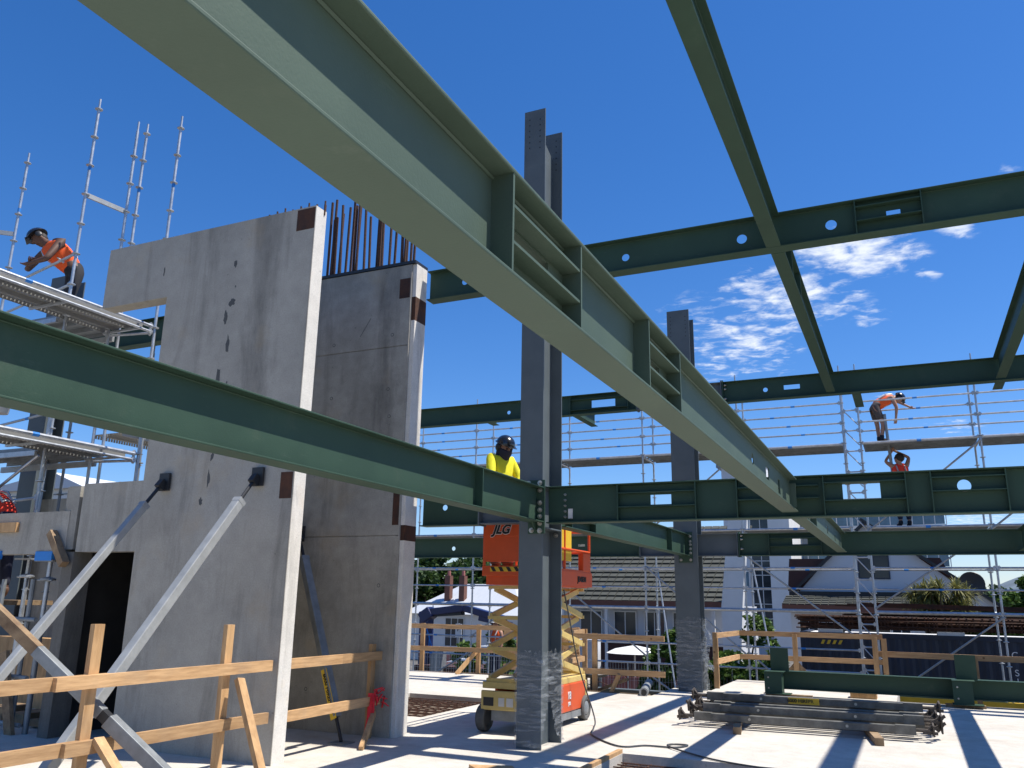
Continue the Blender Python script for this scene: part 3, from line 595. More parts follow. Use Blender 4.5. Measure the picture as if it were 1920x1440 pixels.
tag(bx(-12.8, -10.3, 8.6, 8.8, -.2, .95).build('site_screen', M['timber'], None, origin=(-11.5, 8.7, 0)), 'cream board screen behind the scaffold legs at the left', 'board')

# ================================================================== SLAB, GROUND
struct(MB().prism([(-40, -60), (90, -60), (600, 1500), (-1500, 1500), (-1500, -60)], -2.10, -1.90, 'z').build('ground', M['asphalt'], None))
def slab():
    mb = MB(); z0, z1 = -.25, 0.0
    # deck in rectangles that leave two open pits
    for x0, x1, y0, y1 in ((-16, -8.1, -3, 17.4), (-8.1, -6.35, -3, 10.75), (-8.1, -6.35, 13.3, 17.5), (-6.35, -3.02, -3, 15.35), (-3.02, 7.5, 9.45, 16.9), (-3.02, -1.0, -3, 7.2), (-1.0, 7.5, -3, 9.45)):
        mb.box(x0, x1, y0, y1, z0, z1)
    mb.prism([(-8.1, 17.5), (-8.1, 17.85), (-6.35, 18.2), (-6.35, 17.5)], z0, z1, 'z')
    mb.box(-3.62, -.40, 16.9, 19.6, z0, z1); mb.box(-3.95, -3.02, 15.35, 16.9, z0, z1); mb.box(-4.35, -3.95, 15.35, 16.95, z0, z1)
    return struct(mb.build('floor_slab', M['slab'], None))
slab()
struct(bx(-16, 7.5, -3, 15, -.62, -.45).build('pit_bed', M['pit'], None))
struct(bx(-8.1, -6.35, 10.75, 13.3, -.25, -.14).build('pit_ground', M['pit'], None))
struct(bx(-3.02, -1.0, 7.2, 9.45, -.26, -.13).build('pit_ground', M['pit'], None))
def mesh_mat(label, x0, x1, y0, y1, z, step, m=M['rebar'], r=.006, jit=.01):
    o = thing('rebar_mat', ((x0+x1)/2, (y0+y1)/2, z), label, 'rebar mesh', 'rusty reinforcing mats'); a = MB()
    x = x0+.05
    while x < x1: a.tube((x+random.uniform(-jit, jit), y0, z), (x+random.uniform(-jit, jit), y1, z+random.uniform(-jit, jit)), r, 5); x += step
    a.build('long_bars', m, o); a = MB(); y = y0+.05
    while y < y1: a.tube((x0, y+random.uniform(-jit, jit), z+2*r), (x1, y+random.uniform(-jit, jit), z+2*r+random.uniform(-jit, jit)), r, 5); y += step
    a.build('cross_bars', m, o); return o
mesh_mat('rusty reinforcing mesh in the floor recess beside the scissor lift', -8.1, -6.35, 10.8, 13.3, -.09, .16, r=.009)
mesh_mat('rusty reinforcing mesh in the pit at the bottom edge near the cable', -3.0, -1.02, 7.2, 9.42, -.09, .13, r=.008)
# pit edge timber and dark slab edge forms
t = MB(); t.bar((-3.05, 9.47, .02), (-3.05, 8.0, .02), .05, .04); tag(t.build('timber_batten', M['timber'], None, origin=(-3.05, 8.7, 0)), 'loose pale timber offcut lying at the corner of the near pit', 'timber')
t = MB(); t.prism([(-4.1, 7.9), (-3.7, 8.05), (-3.55, 7.85), (-3.9, 7.7)], 0.002, .03, 'z'); tag(t.build('plywood_scrap', M['timber'], None, origin=(-3.8, 7.9, 0)), 'scrap of plywood lying at the bottom edge of the picture', 'plywood')
for i, (p, q) in enumerate((((-10.9, 17.42, -.12), (-8.2, 17.9, -.12)), ((-6.3, 15.37, -.1), (-4.4, 15.42, -.1)))):
    t = MB(); t.bar(p, q, .05, .22); tag(t.build('edge_form_board', M['timber_old'], None, origin=p), ['dark edge board along the left end of the slab', 'dark edge board behind the scissor lift'][i], 'timber')
t = MB(); t.bar((-2.78, 15.22, .004), (.18, 15.02, .004), .05, .008); t.bar((-3.6, 15.42, .004), (.0, 15.22, .004), .03, .008)
tag(t.build('floor_strips', M['rebar'], None, origin=(-1.5, 15.2, 0)), 'thin dark strips across the slab before the green base frame', 'steel strip')  # two thin dark lines laid flat across the slab
# cable snaking over the slab from the lift
def smooth_path(pts, n=8):
    out = []; P_ = [Vector(p) for p in pts]
    for i in range(len(P_)-1):
        a, b, c, d = P_[max(i-1, 0)], P_[i], P_[i+1], P_[min(i+2, len(P_)-1)]
        for k in range(n):
            t = k/n; out.append(.5*((2*b)+(c-a)*t+(2*a-5*b+4*c-d)*t*t+(3*b-a-3*c+d)*t**3))
    return out+[P_[-1]]
cb = [(-4.28, 10.9, 1.75), (-4.22, 11.05, 1.2), (-4.18, 11.2, .75), (-4.0, 11.3, .12), (-3.9, 11.0, .015), (-3.72, 10.43, .012), (-3.18, 9.81, .012), (-2.92, 10.01, .012), (-2.60, 10.05, .012), (-2.50, 10.28, .012), (-2.68, 10.25, .014), (-2.62, 9.99, .02), (-1.96, 9.47, .012), (-1.0, 9.2, .012), (.5, 9.0, .012)]
t = MB(); t.path(smooth_path(cb), .010, 7); tag(t.build('cable', M['cable'], None, origin=(-3.9, 11, 0), smooth=True), 'thin grey cable trailing from the lift across the slab with a small loop', 'cable')

# ================================================================== PROPS AND TIMBER RAILS
def prop(label, top, foot, w=.095, m=None, wall_bracket=True, tip=.35, group='steel props bracing the walls', labelled=False):
    m = m or M['zinc_light']; top, foot = Vector(top), Vector(foot); d = (foot-top).normalized()
    root = thing('push_pull_prop', tuple(foot), label, 'prop', group)
    MB().bar(top+d*tip, foot-d*.30, w, w).build('tube', m, root, bevel=.008)
    MB().bar(top+d*tip, top+d*(tip+.05), w+.005, w+.005).build('collar', m, root)
    MB().tube(top+d*.06, top+d*tip, .020, 10).build('screw_jack', M['black'], root)
    b = MB(); b.bar(top-d*.0, top+d*.10, .07, .09)
    if wall_bracket: b.box(top.x-.075, top.x+.075, top.y+.0, top.y+.03, top.z-.10, top.z+.10)
    b.build('wall_bracket', M['black'], root)
    MB().tube(foot-d*.30, foot-d*.02, .020, 10).build('screw_jack', M['black'], root)
    bx(foot.x-.11, foot.x+.11, foot.y-.11, foot.y+.11, foot.z+.002, foot.z+.014).build('foot_plate', M['galv_dull'], root)
    return root
prop('pale steel wall prop nearer the left edge, crossing the doorway', (-7.62, 6.94, 2.84), (-7.62, 4.66, .0), w=.082)
prop('bright steel wall prop to its right, bracketed at the rusty plate', (-6.26, 6.94, 2.84), (-6.26, 4.70, .0))
p3 = prop('dull steel prop against the shaft wall, yellow lettered plate low on it', (-7.25, 8.93, 2.40), (-6.0, 8.42, .0), w=.10, m=M['galv_dull'])
d3 = (Vector((-6.0, 8.42, 0))-Vector((-7.25, 8.93, 2.40))).normalized()
pc = Vector((-7.25, 8.93, 2.40))+d3*2.18; nn = Vector((0, -1, 0)); nn = (nn-d3*nn.dot(d3)).normalized()
# plate with lettering lies on the camera-side face
MB().bar(pc-d3*.30+nn*.052, pc+d3*.30+nn*.052, .085, .004, up=nn).build('name_plate', M['yellow_label'], p3)
text('6000 HIREPROP', .072, M['lettering'], p3, pc+nn*.055, d3, nn.cross(d3), bold=.001)
# crossing prop low at the left
A, B = at(-40, 1112, X=-7.0), at(318, 1462, X=-5.35)
cr = thing('push_pull_prop', tuple(B), 'weathered prop crossing the near timber rail low at the left', 'prop', 'steel props bracing the walls')
mid = A+(B-A)*.66
MB().bar(A, A+(B-A)*.32, .085, .085).build('brown_tip', M['timber_old'], cr)  # upper end of the prop in a brown tone
MB().bar(A+(B-A)*.32, mid, .088, .088).build('tube', M['galv_dull'], cr, bevel=.006); MB().bar(mid, mid+(B-A)*.035, .075, .075).build('collar', M['black'], cr)
MB().bar(mid+(B-A)*.035, B, .105, .105).build('tube', M['galv_dull'], cr, bevel=.006)

def rail_fence(label, name='timber_guard_rail', group='timber guard rails'):
    return thing(name, (0, 0, 0), label, 'guard rail', group)
def wood(parent, name, p, q, w, h, up=(0,0,1), m='timber'):
    return MB().bar(p, q, w, h, up).build(name, M[m], parent)
# near rail, left of the panel: along Y on X=-5.88
g1 = rail_fence('near timber guard rail at the lower left in front of the tall panel')
def wy(n, y0, y1, z0, z1, x=-5.86): return wood(g1, n, (x, y0, z0), (x, y1, z1), .045, .10, m='timber_x')
wy('rail', 3.2, 5.05, .935, .93, -5.905); wy('rail', 4.55, 6.95, .93, .93); wy('rail', 3.2, 4.95, .46, .45, -5.905); wy('rail', 4.7, 6.95, .45, .44)
for y, z in ((4.91, 1.36), (6.38, 1.33)):
    wood(g1, 'post', (-5.92, y, .0), (-5.92, y, z), .095, .05, (1, 0, 0))
wood(g1, 'brace', (-5.80, 6.45, .84), (-5.30, 6.32, .0), .05, .09, (0, 1, 0)); wood(g1, 'brace', (-5.84, 4.98, .50), (-5.2, 4.95, .0), .045, .09, (0, 1, 0))
wood(g1, 'packer', (-5.96, 4.99, .935), (-5.96, 4.6, .935), .02, .08)
# rail 2 between the panels
g2 = rail_fence('timber guard rail between the two concrete walls, red tape at its end')
wood(g2, 'rail', (-5.86, 7.19, .93), (-5.86, 8.12, .93), .045, .10, m='timber_x'); wood(g2, 'rail', (-5.905, 8.05, .925), (-5.905, 8.98, .925), .045, .10, m='timber_x')
wood(g2, 'rail', (-5.86, 7.19, .42), (-5.86, 8.92, .43), .045, .10, m='timber_x'); wood(g2, 'post', (-5.95, 8.86, 0), (-5.95, 8.86, 1.06), .09, .045, (1, 0, 0))
wood(g2, 'brace', (-5.84, 8.80, .30), (-5.55, 8.15, .0), .045, .09)
t = MB()
for k in range(18):
    a = Vector((-5.80+random.uniform(-.04, .06), 8.72+random.uniform(-.05, .20), .50+random.uniform(-.10, .06))); b = a+Vector((random.uniform(-.08, .10), random.uniform(-.08, .10), random.uniform(-.14, .08)))
    t.bar(a, b, .018, .012)
t.bar((-5.82, 8.72, .48), (-5.78, 8.55, .10), .03, .01); t.bar((-5.83, 8.72, .52), (-5.82, 8.70, .22), .08, .02)
tag(t.build('warning_tape', M['red_cloth'], None, origin=(-5.8, 8.7, .1)), 'bunched red warning tape tied to the timber post by the shaft wall', 'tape')

def fence_run(label, pts, zt, zl, posts, m='timber_x', base=0.0, top=None, braces=()):
    g = rail_fence(label)
    for (a, b) in zip(pts[:-1], pts[1:]):
        wood(g, 'rail', (a[0], a[1], zt), (b[0], b[1], zt), .045, .10, m=m); wood(g, 'rail', (a[0], a[1], zl), (b[0], b[1], zl), .045, .10, m=m)
    for x, y in posts: wood(g, 'post', (x, y+.05, base), (x, y+.05, top or zt+.06), .10, .045, (0, 1, 0))
    for (p, q) in braces: wood(g, 'brace', p, q, .045, .09)
    return g
fence_run('timber guard rail along the far left end of the slab', [(-13.0, 17.25), (-10.35, 17.36), (-6.6, 17.75)], .99, .50, [(-12.2, 17.3), (-10.35, 17.40), (-9.0, 17.6), (-8.05, 17.72), (-6.7, 17.8)],
          braces=[((-9.0, 17.6, .5), (-9.25, 17.1, 0)), ((-6.9, 17.7, .5), (-7.1, 17.2, 0))])
fence_run('timber guard rail behind the scissor lift, ending at the farther column', [(-7.4, 15.62), (-4.16, 15.6)], .96, .34, [(-6.1, 15.6), (-5.55, 15.7)], base=-.6)
fence_run('short timber guard rail behind the pipe, set back from the other rails', [(-7.6, 18.6), (-6.3, 17.2), (-6.25, 16.2)], .98, .45, [(-6.3, 17.2), (-7.2, 18.3)], base=-1.9)
g4 = fence_run('timber guard rail right of the farther column, on a triangular timber foot', [(-3.58, 17.3), (-3.50, 19.3)], .99, .50, [(-3.60, 17.3)])
for z in (.99, .50): wood(g4, 'rail', (-3.48, 19.35, z), (-.62, 19.40, z), .045, .10, m='timber_x')
for x in (-2.33, -1.32+.55): wood(g4, 'post', (x, 19.30, 0), (x, 19.30, 1.0), .10, .05, (0, 1, 0))
MB().prism([(-2.75, 0.0), (-1.92, 0), (-2.27, .42), (-2.38, .42)], 19.34, 19.38).build('gusset', M['timber_old'], g4)
g5 = rail_fence('lower timber guard rail stepping down at the right edge')
wood(g5, 'post', (-.60, 19.36, -.2), (-.60, 19.36, .96), .10, .045, (0, 1, 0)); 
for z in (.66, .06): wood(g5, 'rail', (-.75, 19.42, z), (4.2, 19.50, z-.02), .045, .11, m='timber_x')
for x in (1.02, 3.4): wood(g5, 'post', (x, 19.44, -.5), (x, 19.44, .68), .09, .045, (0, 1, 0))

# ================================================================== STACK OF PROPS ON BEARERS
def lying_prop(i, y, z, x0, x1, label, plate=False):
    root = thing('stacked_prop', ((x0+x1)/2, y, z), label, 'prop', 'props stacked flat on the slab'); m = M['prop_dark']
    tilt = .04*(i-1)
    P_ = lambda x, dy=0, dz=0: (x, y+dy+(x-x0)*.05, z+dz)
    MB().bar(P_(x0+.28), P_(x1-.28), .092, .092).build('tube', m, root, bevel=.008)
    MB().bar(P_(x0+.22), P_(x0+.45), .105, .105).build('collar', m, root); MB().bar(P_(x1-.45), P_(x1-.22), .105, .105).build('collar', m, root)
    for e, s in ((x0, 1), (x1, -1)):
        b = MB(); b.tube(P_(e+.24*s), P_(e+.02*s), .022, 8); b.bar(P_(e+.09*s, 0, -.03), P_(e+.02*s, .02, .05), .04, .06); b.bar(P_(e+.02*s, -.05, 0), P_(e+.03*s, .07, .03), .02, .13)
        b.bar(P_(e+.14*s, -.03, -.02), P_(e-.02*s, .03, .06 if i % 2 else -.03), .025, .035); b.build('end_fitting', M['fitting'], root)
    for k in (.3, .68): MB().tube(P_(x0+(x1-x0)*k, -.054), P_(x0+(x1-x0)*k, -.045), .018, 10).build('pin', M['bolt'], root)
    if plate:
        xm = x0+(x1-x0)*.475; MB().box(xm-.20, xm+.20, y+(xm-x0)*.05-.050-.008, y+(xm-x0)*.05-.047, z-.040, z+.040).build('name_plate', M['yellow_label'], root)
        text('6000 HIREPROP', .062, M['lettering'], root, (xm, y+(xm-x0)*.05-.0605, z), (1, .05, 0), (0, 0, 1), bold=.0012)
    return root
ly = [(0, 12.30, .135), (1, 12.62, .135), (2, 12.95, .135), (0, 13.28, .135), (1, 12.50, .232), (2, 12.82, .232), (1, 13.12, .232), (0, 13.0, .330)]
lab = ['lowest front grey prop of the stack lying across the slab', 'second grey prop from the front in the bottom layer of the stack', 'third grey prop from the front in the bottom layer of the stack', 'rear grey prop in the bottom layer of the stack',
       'front grey prop of the middle layer of the stack', 'middle grey prop of the middle layer of the stack', 'rear grey prop of the middle layer of the stack', 'topmost grey prop of the stack, yellow lettered plate on its side']
for k, (i, y, z) in enumerate(ly): lying_prop(i, y-.35, z, -3.02+.05*i+.03*(k % 3), .12+.05*((k*2) % 3), lab[k], plate=(k == 7))
for i, x in enumerate((-2.28, -.62)):
    t = MB(); t.bar((x+.12, 11.50, .045), (x-.15, 13.2, .045), .10, .085); tag(t.build('timber_bearer', M['timber_old'], None, origin=(x, 12.3, 0)), ['left timber bearer under the stack of props', 'right timber bearer under the stack of props'][i], 'timber', 'timber bearers')

# ================================================================== GREEN BASE FRAME ON THE SLAB
bf = thing('steel_base_frame', (-.6, 16.6, 0), 'long green steel beam lying on the slab with two upright end plates', 'steel beam')
t = MB(); t.box(-2.30, 4.8, 16.78, 16.79, .13, .42); t.box(-2.30, 4.8, 16.68, 16.89, .42, .432); t.box(-2.30, 4.8, 16.68, 16.89, .118, .13); t.build('beam', M['green'], bf)
for x in (-2.45, .58):
    t = MB(); t.box(x-.02, x+.30, 16.70, 16.715, .40, .83); t.box(x+.13, x+.145, 16.72, 16.92, .40, .80); t.build('upright_plate', M['green'], bf)
    t = MB(); t.box(x-.10, x+.20, 16.40, 16.415, .06, .42); t.box(x+.185, x+.20, 16.42, 16.70, .06, .42); t.box(x-.10, x+.24, 16.38, 16.72, .422, .434); t.box(x-.12, x+.34, 16.35, 16.66, .05, .062); t.build('bracket', M['green'], bf)
    for zz in (.15, .33): bolt(bf, (x-.03, 16.40, zz), 'y', -1, .012)
for i, (x0, x1, y) in enumerate(((-2.55, -1.75, 16.45), (.35, .95, 16.5))):
    tag(bx(x0, x1, y, y+.1, .002, .05).build('timber_packer', M['timber_old'], None, origin=((x0+x1)/2, y, 0)), ['timber packer under the left end of the green base frame', 'timber packer under the right bracket of the green base frame'][i], 'timber', 'timber packers')
b = MB(); b.box(-1.16, -.72, 17.0, 17.04, .002, .11); b.box(-1.16, -.72, 17.3, 17.34, .002, .11); b.box(-1.16, -1.12, 17.04, 17.3, .002, .11); b.box(-.76, -.72, 17.04, 17.3, .002, .11)
tag(b.build('timber_box', M['timber'], None, origin=(-.94, 17.2, 0)), 'small open timber box on the slab behind the stack of props', 'timber box')

# ================================================================== SCISSOR LIFT
def lift():
    x0, x1, y0, y1 = -5.05, -4.29, 9.98, 11.85
    L_ = thing('scissor_lift', ((x0+x1)/2, (y0+y1)/2, 0), 'orange and cream scissor lift raised behind the near column', 'scissor lift')
    o, c, k = M['orange'], M['cream'], M['black']
    bx(x0+.14, x1-.14, y0+.05, y1-.03, .14, .40).build('chassis', M['galv_dull'], L_)
    t = MB(); t.prism([(x0+.02, .27), (x1-.02, .27), (x1-.02, .50), (x0+.02, .50)], y0-.02, y0+.02); t.build('end_plate', c, L_, bevel=.015)
    bx(x0+.06, x0+.20, y0-.024, y0-.015, .32, .42).build('step_hole', k, L_); bx(x0+.27, x0+.35, y0-.026, y0-.018, .32, .42).build('decal', M['paper'], L_); bx(x0+.38, x0+.47, y0-.026, y0-.018, .32, .42).build('decal', M['paper'], L_)
    for xs in (x0, x1-.05): bx(xs, xs+.05, y0+.42, y1-.10, .17, .52).build('side_cover', o, L_, bevel=.012)
    bx(x0+.02, x1-.02, y1-.03, y1+.03, .2, .52).build('end_cover', c, L_, bevel=.01)
    bx(x0+.02, x1-.02, y0+.02, y1-.02, .52, .60).build('top_frame', c, L_, bevel=.008)
    bx(x1-.04, x1+.005, y0+.3, y1-.2, .08, .16).build('pothole_guard', M['galv_dull'], L_)
    text('18', .13, M['white_letter'], L_, (x1+.004, y0+1.15, .37), (0, 1, 0), (0, 0, 1), bold=.003); text('JLG', .055, M['white_letter'], L_, (x1+.004, y0+1.15, .27), (0, 1, 0), (0, 0, 1), bold=.002)
    for (x, s) in ((x0+.02, -1), (x1-.02, 1)):
        for y in (y0+.10, y1-.12):
            w = MB(); w.lathe((x, y, .165), [(.03, -.06), (.145, -.06), (.163, -.045), (.163, .045), (.145, .06), (.11, .055), (.10, .035), (.03, .035)], 'x', 26); wo = w.build('wheel', M['rubber'], L_, smooth=True)
            MB().lathe((x+s*.045, y, .165), [(.09, 0), (.07, .012*s), (.03, .02*s)], 'x', 18).build('hub', M['galv_dull'], wo, smooth=True)
    # scissor arms
    z0, z1 = .62, 1.76; n = 3; dz = (z1-z0)/n; ya, yb = y0+.05, y1-.05
    for xs in (x0+.10, x1-.12):
        for i in range(n):
            za, zb = z0+i*dz, z0+(i+1)*dz
            MB().bar((xs, ya+.04, za+.02), (xs, yb-.04, zb-.02), .038, .080, (0, 0, 1), .03).build('scissor_arm', c, L_, bevel=.006)
            MB().bar((xs+.055, ya+.04, zb-.02), (xs+.055, yb-.04, za+.02), .038, .080, (0, 0, 1), .03).build('scissor_arm', c, L_, bevel=.006)
            MB().tube((xs-.03, (ya+yb)/2, (za+zb)/2), (xs+.09, (ya+yb)/2, (za+zb)/2), .035, 12).build('pin', M['bolt'], L_)
    for i in range(n+1):
        zz = z0+i*dz
        for yy in (ya, yb): MB().bar((x0+.06, yy+.02, zz), (x1-.04, yy+.02, zz), .042, .042).build('cross_member', c, L_)
    MB().tube((x0+.38, ya+.2, z0+.05), (x0+.38, yb-.5, z0+2.1*dz), .04, 12).build('hydraulic_ram', M['galv'], L_, smooth=True)
    # platform
    px0, px1, py0, py1 = x0+.01, x1+.02, y0-.05, y1+.12
    pl = bx(px0, px1, py0, py1, 1.90, 2.03).build('platform', o, L_, bevel=.006); bx(px0+.04, px1-.04, py0+.05, py1-.05, 1.79, 1.90).build('platform_frame', o, L_)
    bx(px0-.01, px1+.01, py0+.35, py1+.02, 1.80, 2.00).build('side_skirt', o, L_)
    s = MB()
    bx(px0+.12, px1-.02, py0-.006, py0+.0, 1.955, 2.015).build('hazard_band', M['yellow_label'], L_)
    for i in range(6):
        a = px0+.16+i*.11; s.prism([(a, 1.957), (a+.05, 1.957), (a+.015, 2.013), (a-.035, 2.013)], py0-.010, py0-.0065)
    s.build('hazard_stripes', M['lettering'], L_)
    bx(px0+.03, px1-.03, py0+.0, py0+.03, 2.08, 2.60).build('gate_panel', o, L_, bevel=.006)
    bx(px0+.01, px1-.01, py0-.012, py0+.035, 2.40, 2.75).build('sign_panel', o, L_, bevel=.004)
    text('JLG', .16, M['lettering'], L_, (px0+.27, py0-.016, 2.485), (1, 0, 0), (0, 0, 1), bold=.006, shear=.35)
    text('JLG', .16, M['white_letter'], L_, (px0+.27, py0-.0135, 2.485), (1, 0, 0), (0, 0, 1), bold=.012, shear=.35, depth=.001)
    text('JENSEN', .105, M['lettering'], L_, (px1+.014, py1-.42, 1.90), (0, 1, 0), (0, 0, 1), bold=.003)
    rl = MB()
    for x in (px0+.02, px1-.02):
        for y in (py0+.02, (py0+py1)/2, py1-.02): rl.tube((x, y, 2.03), (x, y, 3.08 if y < py0+.1 else 2.62), .02, 8)
        for z in (2.30, 2.60): rl.tube((x, py0+.02, z), (x, py1-.02, z), .018, 8)
        rl.tube((x, py0+.02, 3.06), (x, py0+.6, 3.06), .02, 8)
    for z in (2.30, 2.60): rl.tube((px0+.02, py1-.02, z), (px1-.02, py1-.02, z), .018, 8)
    rl.build('guard_rail', o, L_, smooth=True)
    bx(px1-.06, px1-.02, py0+.75, py0+1.30, 2.14, 2.56).build('control_cover', M['yellow_label'], L_, bevel=.01)
    bx(px1-.07, px1+.01, py1-.35, py1-.05, 2.02, 2.28).build('control_box', o, L_, bevel=.01)
    return L_
lift()

# ================================================================== SCAFFOLDS
def standard(root, x, y, z0, z1, m='galv', rings=.5, z_off=0.4, r=.024, tape=None):
    t = MB(); t.tube((x, y, z0), (x, y, z1-.18), r, 10); t.tube((x, y, z1-.20), (x, y, z1), r*.72, 10)
    z = z_off
    while z < z1-.15:
        if z > z0+.1: t.lathe((x, y, z), [(r, -.012), (r*2.5, .0), (r*2.5, .010), (r, .018)], 'z', 12)
        z += rings
    o = t.build('standard', M[m], root, smooth=True)
    if tape: 
        for zz in tape: MB().tube((x, y, zz), (x, y, zz+.07), r+.002, 10).build('blue_band', M['blue_tape'], o)
    return o
def ledger(root, p, q, r=.021, m='galv', band=.5, name='ledger'):
    p, q = Vector(p), Vector(q); d = (q-p).normalized(); t = MB(); t.tube(p+d*.03, q-d*.03, r, 8)
    for e, s in ((p, 1), (q, -1)): t.bar(e+d*.02*s+Vector((0,0,-.02)), e+d*.07*s+Vector((0,0,.03)), .035, .07)
    o = t.build(name, M[m], root, smooth=True)
    if band:
        c_ = p+(q-p)*band; MB().tube(c_-d*.05, c_+d*.05, r+.002, 8).build('blue_band', M['blue_tape'], o)
    return o
def planks(root, x0, x1, y0, y1, z, n, along='x', m='galv_dull', gap=.012):
    for i in range(n):
        if along == 'x':
            w = (y1-y0)/n; a = y0+i*w; t = MB(); t.box(x0, x1, a+gap, a+w-gap, z, z+.006); t.box(x0, x1, a+gap, a+gap+.006, z-.06, z); t.box(x0, x1, a+w-gap-.006, a+w-gap, z-.06, z)
        else:
            w = (x1-x0)/n; a = x0+i*w; t = MB(); t.box(a+gap, a+w-gap, y0, y1, z, z+.004); t.box(a+gap, a+gap+.006, y0, y1, z-.06, z); t.box(a+w-gap-.006, a+w-gap, y0, y1, z-.06, z)
        t.build('deck_plank', M[m], root)
def far_scaffold():
    S = thing('scaffold', (-4, 22, -1.9), 'long galvanised scaffold across the back behind the steel frame, two decks high', 'scaffold', 'scaffolds')
    xn = [-18.65, -16.15, -13.65, -11.15, -8.65, -6.15, -3.65, -1.14, -.77, 1.75, 4.25]
    YN, YF = 21.4, 22.6
    for x in xn:
        top = 7.0 if x < -12 else 7.35
        standard(S, x, YN, -1.9, top, tape=(4.6,) if x in (-.77, 1.75) else None); standard(S, x-.04, YF, -1.9, top)
    for a, b in zip(xn[:-1], xn[1:]):
        if b-a < 1: continue
        for z in (6.4, 5.9, 2.46, 1.98, .62, .13):
            if z < 1 and a > -1.2: continue
            ledger(S, (a, YN, z), (b, YN, z), band=random.choice((.45, .5, .55)))
        for z in (6.4, 5.9, 2.46): ledger(S, (a-.04, YF, z), (b-.04, YF, z), band=random.choice((.3, .55, .6)))
        for z in (5.38, 3.38): 
            ledger(S, (a, YN, z), (b, YN, z), r=.030); planks(S, a+.04, b-.04, YN+.06, YF-.06, z+.03, 4, 'x')
        ledger(S, (a, YN, 1.47), (b, YN, 1.47), r=.04, band=None)
    for x in xn:
        for z in (5.34, 3.34, 1.47): ledger(S, (x, YN, z), (x-.04, YF, z), r=.024, band=None, name='transom')
    # braces
    for a, b, z0, z1 in ((-11.15, -8.65, 5.2, 3.4), (-.77, 1.75, 3.3, 5.3), (-.77, 1.75, 1.55, 3.3), (-.72, 1.75, -.4, 1.4), (1.75, 4.25, 3.3, 5.3), (-6.15, -3.65, 3.3, 5.3),
                         (-6.15, -3.65, 2.5, .4), (-3.65, -1.2, 2.8, .9), (-3.65, -1.2, .5, -1.6), (-6.15, -3.65, -.1, -1.7), (-8.65, -6.15, 2.2, .3), (-11.15, -8.65, .6, 2.3), (-13.65, -11.15, -1.2, .2)):
        MB().tube((a, YN-.05, z0), (b, YN-.05, z1), .022, 8).build('brace', M['zinc_light'], S, smooth=True)
    for x, z0, z1 in ((-6.15, 2.4, -1.5), (-3.65, 2.6, -1.5)): MB().tube((x, YF, z0), (x+.75, YN+.3, z1), .022, 8).build('brace', M['galv'], S, smooth=True)
    # narrow lattice tower between the two close standards
    z = -1.3
    while z < 6.5:
        ledger(S, (-1.14, YN, z), (-.77, YN, z), band=None, r=.018); MB().tube((-1.10, YN, z), (-.80, YN, z-.36), .014, 6).build('lattice_bar', M['galv'], S)
        z += .5
    return S
far_scaffold()
